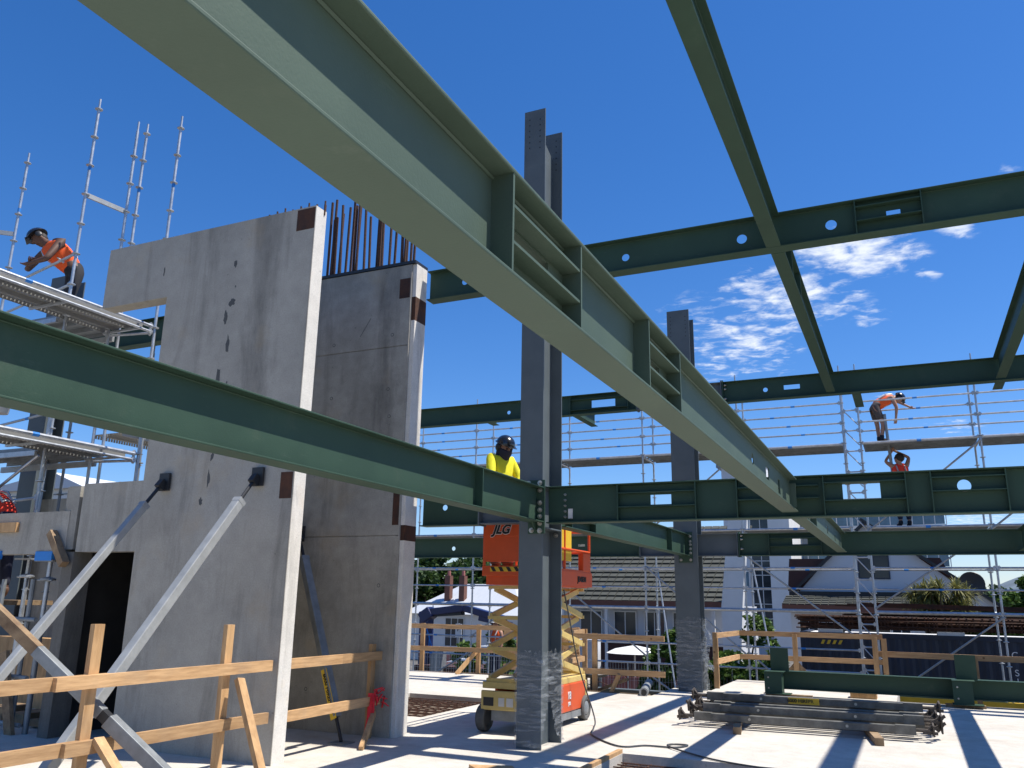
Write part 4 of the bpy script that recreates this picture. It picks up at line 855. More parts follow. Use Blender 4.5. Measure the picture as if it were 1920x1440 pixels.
def left_scaffold():
    S = thing('scaffold', (-11, 8.4, 0), 'galvanised scaffold tower at the upper left carrying the man in orange', 'scaffold', 'scaffolds')
    pts = dict(A=(-11.15, 7.95), B=(-11.06, 8.64), D=(-11.03, 8.80), C=(-10.36, 8.9), Z=(-13.6, 8.5), E=(-12.2, 8.75))
    tops = dict(A=9.32, B=9.28, D=9.32, C=9.36, Z=9.2, E=5.9)
    for k, (x, y) in pts.items():
        standard(S, x, y, 2.6 if k in 'ABD' else -.1, tops[k], z_off=.13 if k != 'Z' else .0, tape=(8.05,) if k in 'ACDZ' else None, r=.024)
    ledger(S, (-13.6, 8.5, 6.64), (-11.15, 7.95, 6.64), band=.2); ledger(S, (-13.6, 8.5, 6.14), (-11.15, 7.95, 6.14), band=None)
    ledger(S, (-11.03, 8.80, 6.64), (-8.0, 8.80, 6.64), band=None)
    MB().bar((-11.15, 7.95, 7.63), (-11.06, 8.64, 7.63), .03, .075).build('lattice_bar', M['zinc_light'], S)
    MB().bar((-11.13, 8.12, 7.63), (-11.10, 8.38, 7.63), .033, .05).build('blue_band', M['blue_tape'], S)
    MB().bar((-14.6, 7.6, 7.63), (-13.6, 8.5, 7.63), .03, .075).build('lattice_bar', M['zinc_light'], S)
    # decks along Y
    for z, y0 in ((5.64, 4.2), (3.63, 5.2)):
        planks(S, -11.2, -10.42, y0, 8.72, z, 3, 'y', 'perf', gap=.004)
        ledger(S, (-10.36, y0, z-.0), (-10.36, 8.86, z), r=.028, band=.55); ledger(S, (-10.36, y0, z-.09), (-10.36, 8.86, z-.09), r=.020, band=None)
        for y in (y0+.3, 6.3, 7.4, 8.66): MB().bar((-11.2, y, z-.075), (-10.4, y, z-.075), .035, .03).build('transom', M['galv'], S)
        ledger(S, (-11.2, 8.7, z-.1), (-10.36, 8.86, z-.1), band=None)
        planks(S, -13.2, -11.25, 7.9, 8.8, z, 3, 'x', 'galv_dull'); MB().bar((-13.4, 8.85, z-.1), (-11.2, 8.85, z-.1), .04, .09).build('transom', M['zinc_light'], S)
        MB().bar((-13.4, 7.85, z-.1), (-11.2, 7.85, z-.1), .04, .07).build('transom', M['galv'], S)
    for z in (4.64, 4.14, 2.9): ledger(S, (-13.6, 8.5, z), (-11.15, 7.95, z), band=.7)
    MB().tube((-12.6, 7.6, 2.4), (-11.2, 7.9, 3.5), .022, 8).build('brace', M['galv'], S)
    for x, y in ((-11.85, 7.2), (-12.1, 9.0), (-10.9, 9.4)): standard(S, x, y, -.2, 5.6, m='galv_dull', z_off=.1)
    # raking deck hung farther back
    planks(S, -13.6, -12.8, 10.6, 14.6, 4.45, 2, 'y', 'perf'); ledger(S, (-12.76, 10.6, 4.5), (-12.76, 14.6, 4.5), r=.03); 
    ledger(S, (-12.76, 10.6, 3.5), (-12.76, 14.6, 3.5), r=.024); ledger(S, (-12.9, 10.6, 3.3), (-12.9, 14.6, 3.3), r=.024, m='galv_dull')
    for y in (11.0, 12.9, 14.5): standard(S, -12.76, y, -.5, 5.3)
    return S
left_scaffold()
def acrow(label, x, y, z1=1.98, m='galv_dull'):
    P_ = thing('acrow_prop', (x, y, -.2), label, 'prop', 'steel shoring props')
    MB().tube((x, y, -.2), (x, y, 1.2), .033, 12).build('outer_tube', M[m], P_, smooth=True); MB().tube((x, y, 1.2), (x, y, z1-.02), .026, 12).build('inner_tube', M['galv'], P_, smooth=True)
    MB().lathe((x, y, z1-.22), [(.03, -.03), (.09, -.02), (.09, .0), (.035, .02)], 'z', 14).build('collar', M[m], P_)
    bx(x-.16, x+.16, y-.10, y+.10, z1-.02, z1).build('head_plate', M[m], P_); MB().tube((x-.13, y-.04, z1-.24), (x+.13, y-.04, z1-.24), .012, 8).build('handle', M[m], P_)
    return P_
acrow('rusty shoring prop under the blue plate of the left precast beam', -9.50, 7.08)
acrow('slim shoring prop with a blue band left of the rusty one', -10.55, 7.55, 2.03, 'galv')
lt = thing('shoring_frame', (-9.9, 7.5, 0), 'dark shoring frame of tubes at the lower left behind the rails', 'shoring frame')
for x, y in ((-9.72, 7.05), (-10.4, 7.15), (-11.2, 7.3)): MB().tube((x, y, -.2), (x, y, 1.75), .028, 8).build('leg', M['galv_dull'], lt)
for z in (1.28, .62, .1): MB().tube((-12, 7.3, z), (-9.5, 7.0, z), .026, 8).build('cross_bar', M['galv_dull'], lt)
MB().bar((-9.9, 6.95, .9), (-9.55, 6.95, -.1), .05, .12).build('brace', M['timber_old'], lt)
t = MB(); 
for k in range(5): t.box(-9.9-.4*k, -9.6-.4*k, 7.4, 7.8, .02, .10+.05*(k % 3))
tag(t.build('timber_stack', M['timber_old'], None, origin=(-10.5, 7.6, 0)), 'low stack of offcuts on the slab behind the doorway jamb', 'timber stack')
bk = MB(); bk.lathe((-12.25, 7.9, 4.2), [(.12, 0), (.17, .34), (.165, .36), (.02, .36)], 'z', 18)
bk = bk.build('bucket', M['pot'], None, origin=(-12.25, 7.9, 4.2), smooth=True); tag(bk, 'pale bucket hanging on the left scaffold below the green beam', 'bucket')

# ================================================================== PEOPLE
def skin_mesh(name, V, E, Rd, m, parent, sub=2, root='pelvis'):
    names = list(V); idx = {n: i for i, n in enumerate(names)}
    used = sorted({n for e in E for n in e}, key=lambda n: idx[n]); idx = {n: i for i, n in enumerate(used)}
    me = bpy.data.meshes.new(name); me.from_pydata([V[n] for n in used], [(idx[a], idx[b]) for a, b in E], []); o = bpy.data.objects.new(name, me); COL.objects.link(o)
    o.modifiers.new('skin', 'SKIN'); sd = me.skin_vertices[0].data
    for n in used: r = Rd[n]; sd[idx[n]].radius = (r, r) if not isinstance(r, tuple) else r; sd[idx[n]].use_root = (n == (root if root in idx else used[0]))
    s = o.modifiers.new('sub', 'SUBSURF'); s.levels = sub; s.render_levels = sub
    bpy.context.view_layer.update(); nm = bpy.data.meshes.new_from_object(o.evaluated_get(bpy.context.evaluated_depsgraph_get()))
    COL.objects.unlink(o); bpy.data.objects.remove(o)
    for p in nm.polygons: p.use_smooth = True
    nm.materials.clear(); nm.materials.append(m); o = bpy.data.objects.new(name, nm); COL.objects.link(o); o.parent = parent; return o
def person(label, loc, rot, J=None, skin='skin', top=('hivis_orange', 'vest'), legs=('black_cloth', 'trousers'), boots='boot', head=None, look=(0, 1, -.2), mask=False, sleeves=False, cat='person', hand_curl=.5, scale=1.0):
    D = dict(pelvis=(0,0,.95), spine=(0,.0,1.12), chest=(0,0,1.32), neck=(0,.0,1.48), head=(0,.03,1.62),
             shL=(-.18,0,1.43), shR=(.18,0,1.43), elL=(-.23,0,1.15), elR=(.23,0,1.15), wrL=(-.24,.08,.90), wrR=(.24,.08,.90),
             hipL=(-.09,0,.91), hipR=(.09,0,.91), knL=(-.10,.03,.50), knR=(.10,.03,.50), anL=(-.10,-.02,.10), anR=(.10,-.02,.10), toL=(-.12,.15,.05), toR=(.12,.15,.05))
    D.update(J or {}); D = {k: Vector(v) for k, v in D.items()}
    root = thing('person', loc, label, cat); root.rotation_euler.z = rot; root.scale = (scale,)*3; ROOT[root.name] = (0,0,0)
    V = dict(D); E = [('pelvis','spine'),('spine','chest'),('chest','neck'),('neck','head')]
    for s in 'LR': E += [('chest','sh'+s),('sh'+s,'el'+s),('el'+s,'wr'+s),('pelvis','hip'+s),('hip'+s,'kn'+s),('kn'+s,'an'+s),('an'+s,'to'+s)]
    Rd = dict(pelvis=.115, spine=.105, chest=.125, neck=.055, head=.085, shL=.062, shR=.062, elL=.043, elR=.043, wrL=.028, wrR=.028, hipL=.085, hipR=.085, knL=.058, knR=.058, anL=.042, anR=.042, toL=.038, toR=.038)
    f = Vector(look).normalized(); u0 = (D['head']-D['neck']).normalized(); side = f.cross(u0).normalized(); up = side.cross(f).normalized()
    h = D['head']
    V['crown'] = h+up*.10-f*.01; Rd['crown'] = .078; V['jaw'] = h+f*.055-up*.07; Rd['jaw'] = .042; V['nose'] = h+f*.115-up*.015; Rd['nose'] = .013
    E += [('head','crown'),('head','jaw'),('head','nose')]
    for s, k in (('L',-1),('R',1)): V['ear'+s] = h+side*.088*k; Rd['ear'+s] = .018; E.append(('head','ear'+s))
    # hands: palm, four fingers, thumb
    for s, k in (('L',-1),('R',1)):
        a = (D['wr'+s]-D['el'+s]).normalized(); w = a.cross(Vector((0,0,1))); w = w.normalized() if w.length > .1 else Vector((1,0,0)); n = a.cross(w)
        V['pa'+s] = D['wr'+s]+a*.075; Rd['pa'+s] = (.034); E.append(('wr'+s, 'pa'+s))
        for i in range(4):
            b0 = D['wr'+s]+a*.10+w*(i-1.5)*.021; b1 = b0+a*.035*(1-hand_curl*.3)-n*.02*hand_curl; b2 = b1+a*(.035-.03*hand_curl)-n*(.03*hand_curl)*(1+.1*i)
            for q, (pt, rr) in enumerate(((b0, .012), (b1, .010), (b2, .008))): V[f'f{s}{i}{q}'] = pt; Rd[f'f{s}{i}{q}'] = rr
            E += [('pa'+s, f'f{s}{i}0'), (f'f{s}{i}0', f'f{s}{i}1'), (f'f{s}{i}1', f'f{s}{i}2')]
        V['th'+s] = D['wr'+s]+a*.06-w*.05*k-n*.02; V['ti'+s] = V['th'+s]+a*.035-w*.01*k; Rd['th'+s] = .012; Rd['ti'+s] = .009; E += [('pa'+s, 'th'+s), ('th'+s, 'ti'+s)]
    body = skin_mesh('body', V, E, Rd, M[skin], root, 1)
    # clothes
    Vt = dict(D); k = 1.14; Et = [('pelvis','spine'),('spine','chest'),('chest','neckb')]; Vt['neckb'] = D['chest']+(D['neck']-D['chest'])*.72
    Rt = dict(pelvis=.152, spine=.150, chest=.160, neckb=.075)
    for s in 'LR':
        Vt['s'+s] = D['sh'+s]; Rt['s'+s] = .082 if sleeves else .074; Et.append(('chest', 's'+s))
        if sleeves: Vt['e'+s] = D['el'+s]; Vt['w'+s] = D['el'+s].lerp(D['wr'+s], .92); Rt['e'+s] = .062; Rt['w'+s] = .042; Et += [('s'+s, 'e'+s), ('e'+s, 'w'+s)]
    Vt = {n: v for n, v in Vt.items() if n in Rt}
    shirt = skin_mesh(top[1], Vt, Et, Rt, M[top[0]], root, 2)
    Vl = {n: D[n] for n in ('pelvis', 'hipL', 'hipR', 'knL', 'knR')}; Vl['waist'] = D['pelvis'].lerp(D['spine'], .75); El = [('waist', 'pelvis')]; Rl = dict(waist=.138, pelvis=.148, hipL=.102, hipR=.102, knL=.078, knR=.078)
    short = legs[1] == 'shorts'
    for s in 'LR':
        El.append(('pelvis', 'hip'+s))
        if short: Vl['kn'+s] = D['hip'+s].lerp(D['kn'+s], .78); Rl['kn'+s] = .092
        El.append(('hip'+s, 'kn'+s))
        if not short: Vl['an'+s] = D['kn'+s].lerp(D['an'+s], .9); Rl['an'+s] = .058; El.append(('kn'+s, 'an'+s))
    skin_mesh(legs[1], Vl, El, Rl, M[legs[0]], root, 2)
    for s in 'LR':
        ank = D['an'+s]; kn = D['kn'+s]; toe = D['to'+s]
        Vb = dict(a=ank.lerp(kn, .30 if short else .14), b=ank, c=ank.lerp(toe, .15)+Vector((0,0,-.045)), d=toe+Vector((0,0,-.01))); skin_mesh('boot', Vb, [('a','b'),('b','c'),('c','d')], dict(a=.055, b=.055, c=.050, d=.044), M[boots], root, 2, root='a')
    # eyes
    for kk in (-1, 1): MB().ball(h+f*.088+side*.032*kk+up*.012, .011, 8, 6).build('eye', M['black'], root, smooth=True)
    Rm = Matrix(((side.x, f.x, up.x), (side.y, f.y, up.y), (side.z, f.z, up.z)))
    def put(mb, name, m): mb.v = [tuple(h+Rm @ Vector(p)) for p in mb.v]; return mb.build(name, M[m], root, smooth=True)
    if head == 'hair': put(MB().ball((0, -.02, .035), .112, 14, 7, sq=(.93, 1.05, 1.0)), 'hair', 'hair')
    else:
        mm = {'black': 'helmet', 'white': 'white_letter'}[head]
        mb = MB(); mb.ball((0, -.005, .050), .135, 18, 8, half=True, sq=(.92, 1.08, .95)); mb.box(-.075, .075, .10, .165, .046, .056); mb.lathe((0, -.005, .048), [(.132, 0), (.148, .002), (.148, .010), (.132, .014)], 'z', 20)
        hm = put(mb, 'helmet', mm)
        put(MB().ball((.118, -.01, .0), .045, 10, 6, sq=(.45, 1, 1.2)), 'ear_muff', 'black'); put(MB().ball((-.118, -.01, .0), .045, 10, 6, sq=(.45, 1, 1.2)), 'ear_muff', 'black')
        put(MB().ball((0, -.045, -.01), .088, 12, 6, sq=(1, .8, 1)), 'hair', 'hair')
    if mask:
        mb = MB(); mb.lathe((0, .015, -.12), [(.085, -.05), (.098, 0), (.110, .07), (.104, .11), (.09, .115)], 'z', 18); put(mb, 'neck_gaiter', 'navy')
    # reflective bands and belt follow the torso
    sp_, ch = D['spine'], D['chest']; ax = (ch-sp_).normalized()
    belt_c = D['pelvis'].lerp(D['spine'], .35)
    if top[1] == 'vest':
        q = MB(); q.tube(sp_+ax*.03, sp_+ax*.075, .124, 18); q.v = [tuple(Vector(p)) for p in q.v]; q.build('reflective_band', M['reflect'], root, smooth=True)
        sx = (D['shR']-D['shL']).normalized(); fr = ax.cross(sx).normalized(); q = MB()
        for kk in (-1, 1):
            q.path([sp_+sx*.085*kk-fr*.118, ch+sx*.09*kk-fr*.132, ch+sx*.095*kk+ax*.12-fr*.06, ch+sx*.095*kk+ax*.135, ch+sx*.095*kk+ax*.11+fr*.07, ch+sx*.09*kk+fr*.132, sp_+sx*.085*kk+fr*.118], .017, 6)
        q.build('reflective_strip', M['reflect'], root, smooth=True)
    return root
DK = 5.65
# man leaning on the scaffold rail, upper left (faces the camera's left)
person('man in an orange vest and black helmet leaning over the scaffold rail, arms crossed', (-12.22, 8.42, DK), R(165),
       dict(pelvis=(-.08,-.22,.93), spine=(0,-.12,1.06), chest=(.10,.02,1.20), neck=(.19,.12,1.30), head=(.27,.20,1.38), shL=(-.11,.05,1.28), shR=(.30,.10,1.21), elL=(-.17,.22,.96), wrL=(.08,.32,.93), elR=(.42,.24,.93), wrR=(.16,.30,.96),
            hipL=(-.17,-.22,.90), hipR=(.01,-.22,.90), knL=(-.20,-.14,.50), knR=(.04,-.24,.50), anL=(-.22,-.20,.10), anR=(.05,-.36,.10), toL=(-.23,-.03,.05), toR=(.06,-.20,.05)),
       skin='skin_dark', top=('hivis_orange', 'vest'), head='black', look=(.25, .72, -.60), scale=1.17)
# man in yellow on the lift
person('man in a yellow shirt, black helmet and face gaiter standing in the scissor lift', (-4.92, 10.18, 2.03), R(-112),
       dict(head=(0,.07,1.58), neck=(0,.02,1.46), elL=(-.26,.10,1.16), wrL=(-.16,.30,1.06), elR=(.26,.10,1.16), wrR=(.14,.30,1.04)), top=('hivis_yellow', 'shirt'), legs=('navy', 'trousers'), head='black', look=(.0, .85, -.42), mask=True, sleeves=True)
# bending man on the far scaffold
person('man in orange and shorts bending over the top rail of the far scaffold', (-.32, 22.0, 5.44), R(-72),
       dict(pelvis=(0,-.10,.92), spine=(0,.06,1.02), chest=(0,.24,1.12), neck=(0,.38,1.14), head=(0,.49,1.12), shL=(-.18,.28,1.16), shR=(.18,.28,1.12), elL=(-.28,.56,1.12), wrL=(-.26,.80,.99), elR=(.22,.36,.86), wrR=(.16,.34,.62),
            hipL=(-.09,-.10,.89), hipR=(.09,-.10,.89), knL=(-.10,-.03,.48), knR=(.10,.05,.48), toL=(-.12,.15,.05), toR=(.12,.17,.05)),
       top=('hivis_orange', 'vest'), legs=('brown_cloth', 'shorts'), boots='black_cloth', head='black', look=(0, .55, -.8))
# man below with raised arms
person('dark haired man in a red vest reaching up to hold a post', (.02, 21.95, 3.43), R(20),
       dict(head=(0,.02,1.62), elL=(-.30,.06,1.56), wrL=(-.14,.08,1.78), elR=(.26,.06,1.66), wrR=(-.05,.06,1.82), shL=(-.18,0,1.45), shR=(.18,0,1.46)), top=('hivis_red', 'vest'), legs=('navy', 'trousers'), boots='black_cloth', head='hair', look=(-.5, .6, .3))
t = MB(); t.tube((-.14, 21.9, 4.65), (-.20, 21.88, 6.15), .035, 10); tag(t.build('post_held', M['galv_dull'], None, origin=(-.15, 21.9, 4.7), smooth=True), 'grey post passed up between the two men on the far scaffold', 'post')
# partly hidden man at the left edge
person('man in a red orange vest bent behind the precast beam at the left edge', (at(22, 930, Y=7.6).x, 7.6, 1.50), R(98),
       dict(pelvis=(0,0,.93), spine=(0,.10,1.06), chest=(0,.26,1.20), neck=(0,.40,1.26), head=(0,.5,1.26), shL=(-.18,.3,1.22), shR=(.18,.3,1.22), elL=(-.2,.45,1.0), wrL=(-.15,.6,.85), elR=(.2,.45,1.0), wrR=(.15,.6,.85)),
       skin='skin_dark', top=('hivis_red', 'vest'), legs=('navy', 'trousers'), head='black', look=(0, .6, -.8), scale=1.12)
tag(bx(-12.4, -10.7, 7.3, 8.1, 1.43, 1.49).build('work_platform', M['timber_old'], None, origin=(-11.5, 7.7, .9)), 'low trestle board under the bent man at the left edge', 'board')
# distant worker
wk = at(930, 1235, Y=25)
person('distant man in a white helmet and orange vest beyond the far left rail', (wk.x, 25, -1.0), R(160), top=('hivis_orange', 'vest'), legs=('navy', 'trousers'), head='white', look=(0, 1, -.1), scale=1.15)
# ================================================================== BACKGROUND
exec_bg = True
def foliage(name, m, parent, blobs, n, size, rnd, origin=(0,0,0), shape='leaf', droop=0):
    """many small leaf quads through the volume of overlapping blobs; blobs: (centre, radii)"""
    rs = np.random.RandomState(rnd); vs = np.zeros((n*4, 3)); tot = sum(b[1][0]*b[1][1]*b[1][2] for b in blobs); k = 0
    P0 = []
    for c, r in blobs:
        q = max(8, int(n*r[0]*r[1]*r[2]/tot)); d = rs.normal(size=(q, 3)); d /= np.linalg.norm(d, axis=1)[:, None]
        cl = rs.normal(size=(max(4, q//45), 3)); cl /= np.linalg.norm(cl, axis=1)[:, None]
        w = cl[rs.randint(len(cl), size=q)]; d = d*.42+w*1.0; d /= np.linalg.norm(d, axis=1)[:, None]
        rad = rs.uniform(.45, 1.05, size=(q, 1))**.6; P0.append(np.array(c)+d*rad*np.array(r))
    P0 = np.concatenate(P0)[:n]; n = len(P0)
    a = rs.normal(size=(n, 3)); a[:, 2] = a[:, 2]*.5-droop; a /= np.linalg.norm(a, axis=1)[:, None]; b = np.cross(a, rs.normal(size=(n, 3))); b /= np.linalg.norm(b, axis=1)[:, None]
    s = size*rs.uniform(.6, 1.4, size=(n, 1)); w = s*(.5 if shape == 'leaf' else .10)
    vs = np.stack([P0-a*s, P0+b*w, P0+a*s, P0-b*w], 1).reshape(-1, 3)-np.array(origin)
    me = bpy.data.meshes.new(name); me.from_pydata(vs.tolist(), [], [(4*i, 4*i+1, 4*i+2, 4*i+3) for i in range(n)]); me.materials.append(m)
    o = bpy.data.objects.new(name, me); COL.objects.link(o); o.parent = parent; ROOT[o.name] = tuple(origin); return o
def tree(label, x, y, h, cr, n=6000, leaf='leaf_dark', seed=1, size=.10, zb=-1.9, name='tree', group=None, cat='tree', low=.25):
    root = thing(name, (x, y, zb), label, cat, group); rd = random.Random(seed); t = MB()
    t.tube((x, y, zb), (x+.1, y, zb+h*.45), .04*h, 9, .025*h)
    blobs = []
    for k in range(9):
        an = rd.uniform(0, 6.28); rr = cr*rd.uniform(.25, .7); zz = zb+h*rd.uniform(low+.12, .86); c = (x+math.cos(an)*rr, y+math.sin(an)*rr, zz); f_ = rd.uniform(.32, .55)
        blobs.append((c, (cr*f_, cr*f_, h*f_*.38))); t.tube((x+.05, y, zb+h*.3), c, .016*h, 6, .004*h)
    t.build('trunk', M['bark'], root); foliage('crown', M[leaf], root, blobs, n, size, seed, (x, y, zb)); return root
def wall_thing(name, label, cat, origin): return thing(name, origin, label, cat, None)

# --- container
def container():
    x0, x1, y0, y1, z0, z1 = -2.75, 9.5, 24.0, 26.44, -1.68, .93
    c = thing('shipping_container', ((x0+x1)/2, 25.2, z0), 'dark navy shipping container behind the right hand scaffold', 'container'); m = M['container']
    prof = []; x = x0+.12; st = .278
    while x < x1-.2:
        prof += [(x, y0), (x+.07, y0+.035), (x+.14, y0+.035), (x+.21, y0)]; x += st
    prof += [(x1-.12, y0), (x1-.12, y1), (x0+.12, y1)]
    MB().prism(prof, z0+.15, z1-.10, 'z').build('body', m, c)
    for x in (x0, x1-.12): bx(x, x+.12, y0-.01, y1+.01, z0, z1).build('corner_post', m, c)
    bx(x0+.12, x1-.12, y0-.015, y0+.06, z1-.11, z1).build('top_rail', m, c); bx(x0+.12, x1-.12, y0-.015, y0+.06, z0, z0+.16).build('bottom_rail', m, c)
    bx(x0+.14, x1-.14, y0+.07, y1, z1-.08, z1-.03).build('roof', M['white_lit'], c)
    s = MB()
    for i in range(4): a = x0+.50+i*.14; s.prism([(a, .64), (a+.07, .64), (a+.12, .74), (a+.05, .74)], y0-.019, y0-.016)
    s.build('hazard_stripes', M['yellow_label'], c)
    for i, ch in enumerate('C SISU 14'): text(ch, .21, M['white_letter'], c, (at(1899, 1200, Y=24).x, y0-.022, .52-i*.20), (1, 0, 0), (0, 0, 1), depth=.002)
    return c
container()
# rust red rebar cages on the container
rc = [((-2.6, 4.2), 24.5, 1.02, .30), ((-1.5, 7.5), 25.3, 1.05, .34)]
for i, ((a, b), y, z, h) in enumerate(rc):
    o = thing('rebar_cage', ((a+b)/2, y, z), ['rusty reinforcing cage lying on the front of the container roof', 'longer rusty reinforcing cage behind it on the container roof'][i], 'rebar cage', 'rebar cages on the container')
    l = MB(); tt = MB(); 
    for k in range(10):
        for zz in (z+.03, z+.10, z+.17, z+.24, z+h): l.tube((a+random.uniform(-.3, .2), y-.35+.075*k, zz+random.uniform(-.03, .03)), (b+random.uniform(-.4, .2), y-.35+.075*k+random.uniform(-.04, .04), zz+random.uniform(-.04, .04)), .018, 5)
    x = a+.1
    while x < b: tt.box(x, x+.03, y-.36, y-.34, z, z+h+.01); tt.box(x, x+.03, y+.31, y+.33, z, z+h+.01); tt.box(x, x+.03, y-.36, y+.33, z+h+.012, z+h+.03); x += random.uniform(.07, .2)
    l.build('long_bars', M['rust'], o); tt.build('stirrups', M['rebar'], o)
    for x in (a+.6, (a+b)/2, b-.6): bx(x-.3, x+.3, y-.45, y+.4, z-.10, z-.01).build('timber_bearer', M['white_lit'], o)
pl = MB()
for k in range(4): pl.bar((-1.9+.3*k, 24.9+.12*k, 1.62+.02*k), (5.0+.5*k, 24.8+.2*k, 1.48+.02*k), .13, .045)
tag(pl.build('long_planks', M['rust'], None, origin=(1.5, 25, 1.5)), 'long rusty brown planks lying on top of the rebar cages', 'planks')
bx_ = MB().box(-.9, 4.2, 20.6, 20.7, -1.5, -.25); tag(bx_.build('yellow_skip', M['yellow_label'], None, origin=(1.5, 20.6, -1.5)), 'low yellow steel skip side below the right hand rail', 'skip')

# --- tiled roof house
def roof_tiles(mb_parent, name, corners, rows, m, th=.05):
    """stepped tile rows on a sloping quad: corners (ll, lr, ur, ul)"""
    ll, lr, ur, ul = [Vector(c) for c in corners]; t = MB(); n = (lr-ll).cross(ul-ll).normalized()
    for i in range(rows):
        a, b = i/rows, (i+1)/rows; p0, p1 = ll.lerp(ul, a), lr.lerp(ur, a); q0, q1 = ll.lerp(ul, b), lr.lerp(ur, b); L_ = (p1-p0).length; k = max(4, int(L_/.34))
        for j in range(k):
            u, v = j/k, (j+.90)/k; jit = n*random.uniform(0, .012)
            vs = [p0.lerp(p1, u)+n*th+jit, p0.lerp(p1, v)+n*th+jit, q0.lerp(q1, v)+n*.012, q0.lerp(q1, u)+n*.012, p0.lerp(p1, u), p0.lerp(p1, v), q0.lerp(q1, v), q0.lerp(q1, u)]
            t.add(vs, [(0,1,2,3),(4,7,6,5),(0,4,5,1),(1,5,6,2),(2,6,7,3),(3,7,4,0)])
    t.add([ll-n*.02, lr-n*.02, ur-n*.02, ul-n*.02], [(0,1,2,3)])
    return t.build(name, m, mb_parent)
M['tile'] = mat('grey_green_roof_tile', (.055, .058, .048), .8, var=.25, scale=3)
def window(parent, x0, x1, z0, z1, y, glass='glass', bars=1, frame='white_lit', hbars=0):
    w = MB(); f = .05
    w.box(x0, x1, y-.05, y, z0, z0+f); w.box(x0, x1, y-.05, y, z1-f, z1); w.box(x0, x0+f, y-.05, y, z0+f, z1-f); w.box(x1-f, x1, y-.05, y, z0+f, z1-f)
    for i in range(bars): a = x0+(x1-x0)*(i+1)/(bars+1); w.box(a-.02, a+.02, y-.045, y-.005, z0+f, z1-f)
    for i in range(hbars): a = z0+(z1-z0)*(i+1)/(hbars+1); w.box(x0+f, x1-f, y-.043, y-.007, a-.018, a+.018)
    fr = w.build('window', M[frame], parent); bx(x0+f, x1-f, y-.025, y-.004, z0+f, z1-f).build('pane', M[glass], fr); return fr
def tiled_house():
    Y = 34.0; h = thing('tiled_house', (-10, 38, -1.9), 'white house under a long grey tiled roof behind the scissor lift', 'house'); 
    bx(-13.6, -6.7, Y+.8, Y+8, -1.9, 1.5).build('wall', M['white'], h)
    roof_tiles(h, 'roof', [(-14.2, Y, 1.62), (-6.72, Y, 1.62), (-6.15, Y+4.6, 5.0), (-14.2, Y+4.6, 5.0)], 17, M['tile'], .07)
    bx(-14.2, -6.75, Y-.08, Y-.005, 1.45, 1.66).build('fascia', M['brown_trim'], h)
    MB().prism([(-6.7, -1.9), (-6.15, -1.9), (-5.9, 1.5), (-5.55, 5.0), (-5.6, 5.2), (-6.25, 5.2), (-6.7, 1.5)], Y-.3, Y+.1).build('gable_fin', M['white_lit'], h)
    for a, b in ((-12.9, -11.9), (-11.4, -10.4), (-10.1, -9.2), (-8.9, -7.9)): window(h, a, b, .25, 1.25, Y+.78)
    bx(-13.6, -6.7, Y+.2, Y+.3, -1.0, -.02).build('balustrade', M['dark_red'], h); bx(-13.6, -6.7, Y+.15, Y+.34, -.02, .04).build('handrail', M['white_lit'], h)
    for x in (-13.5, -11.6, -9.4, -7.2): bx(x, x+.12, Y+.16, Y+.28, -1.9, 1.45).build('post', M['white_lit'], h)
    bx(-13.6, -6.7, Y+.75, Y+.79, -1.9, -.9).build('base_boarding', M['dark_red'], h)
    MB().prism([(-14.25, 2.0), (-13.55, 2.0), (-13.0, 3.7), (-14.25, 3.7)], Y-.5, Y-.2).build('red_gable', M['hoarding'], h)
    return h
tiled_house()
def cottage():
    Y = 45.0; h = thing('cottage', (-24, 47, -1.9), 'white weatherboard cottage with pale metal hipped roof at the far left', 'house')
    bx(-27.6, -20.4, Y, Y+7, -1.9, .78).build('wall', M['white_lit'], h)
    M['roofmetal'] = mat('pale_metal_roof', (.52, .54, .56), .5, .2, var=.06, scale=2, stretch=(6, 1, 1))
    a = [(-28, Y-.4, .75), (-19.9, Y-.4, .75), (-19.9, Y+7.4, .75), (-28, Y+7.4, .75)]; r = [(-25.9, Y+3.5, 2.55), (-22.4, Y+3.5, 2.55)]
    MB().add(a+r, [(0,1,5,4),(1,2,5),(2,3,4,5),(3,0,4),(0,3,2,1)]).build('roof', M['roofmetal'], h)
    for x in (-26.0, -25.0): bx(x, x+.36, Y+1.2, Y+1.6, 1.0, 3.0).build('chimney', M['brown_trim'], h); MB().tube((x+.18, Y+1.4, 3.0), (x+.18, Y+1.4, 3.3), .12, 8, .1).build('chimney_pot', M['hoarding'], h)
    window(h, -25.2, -23.9, -1.1, .55, Y-.003, bars=2, hbars=2); window(h, -22.4, -21.6, -.9, .4, Y-.003, bars=1)
    return h
cottage()
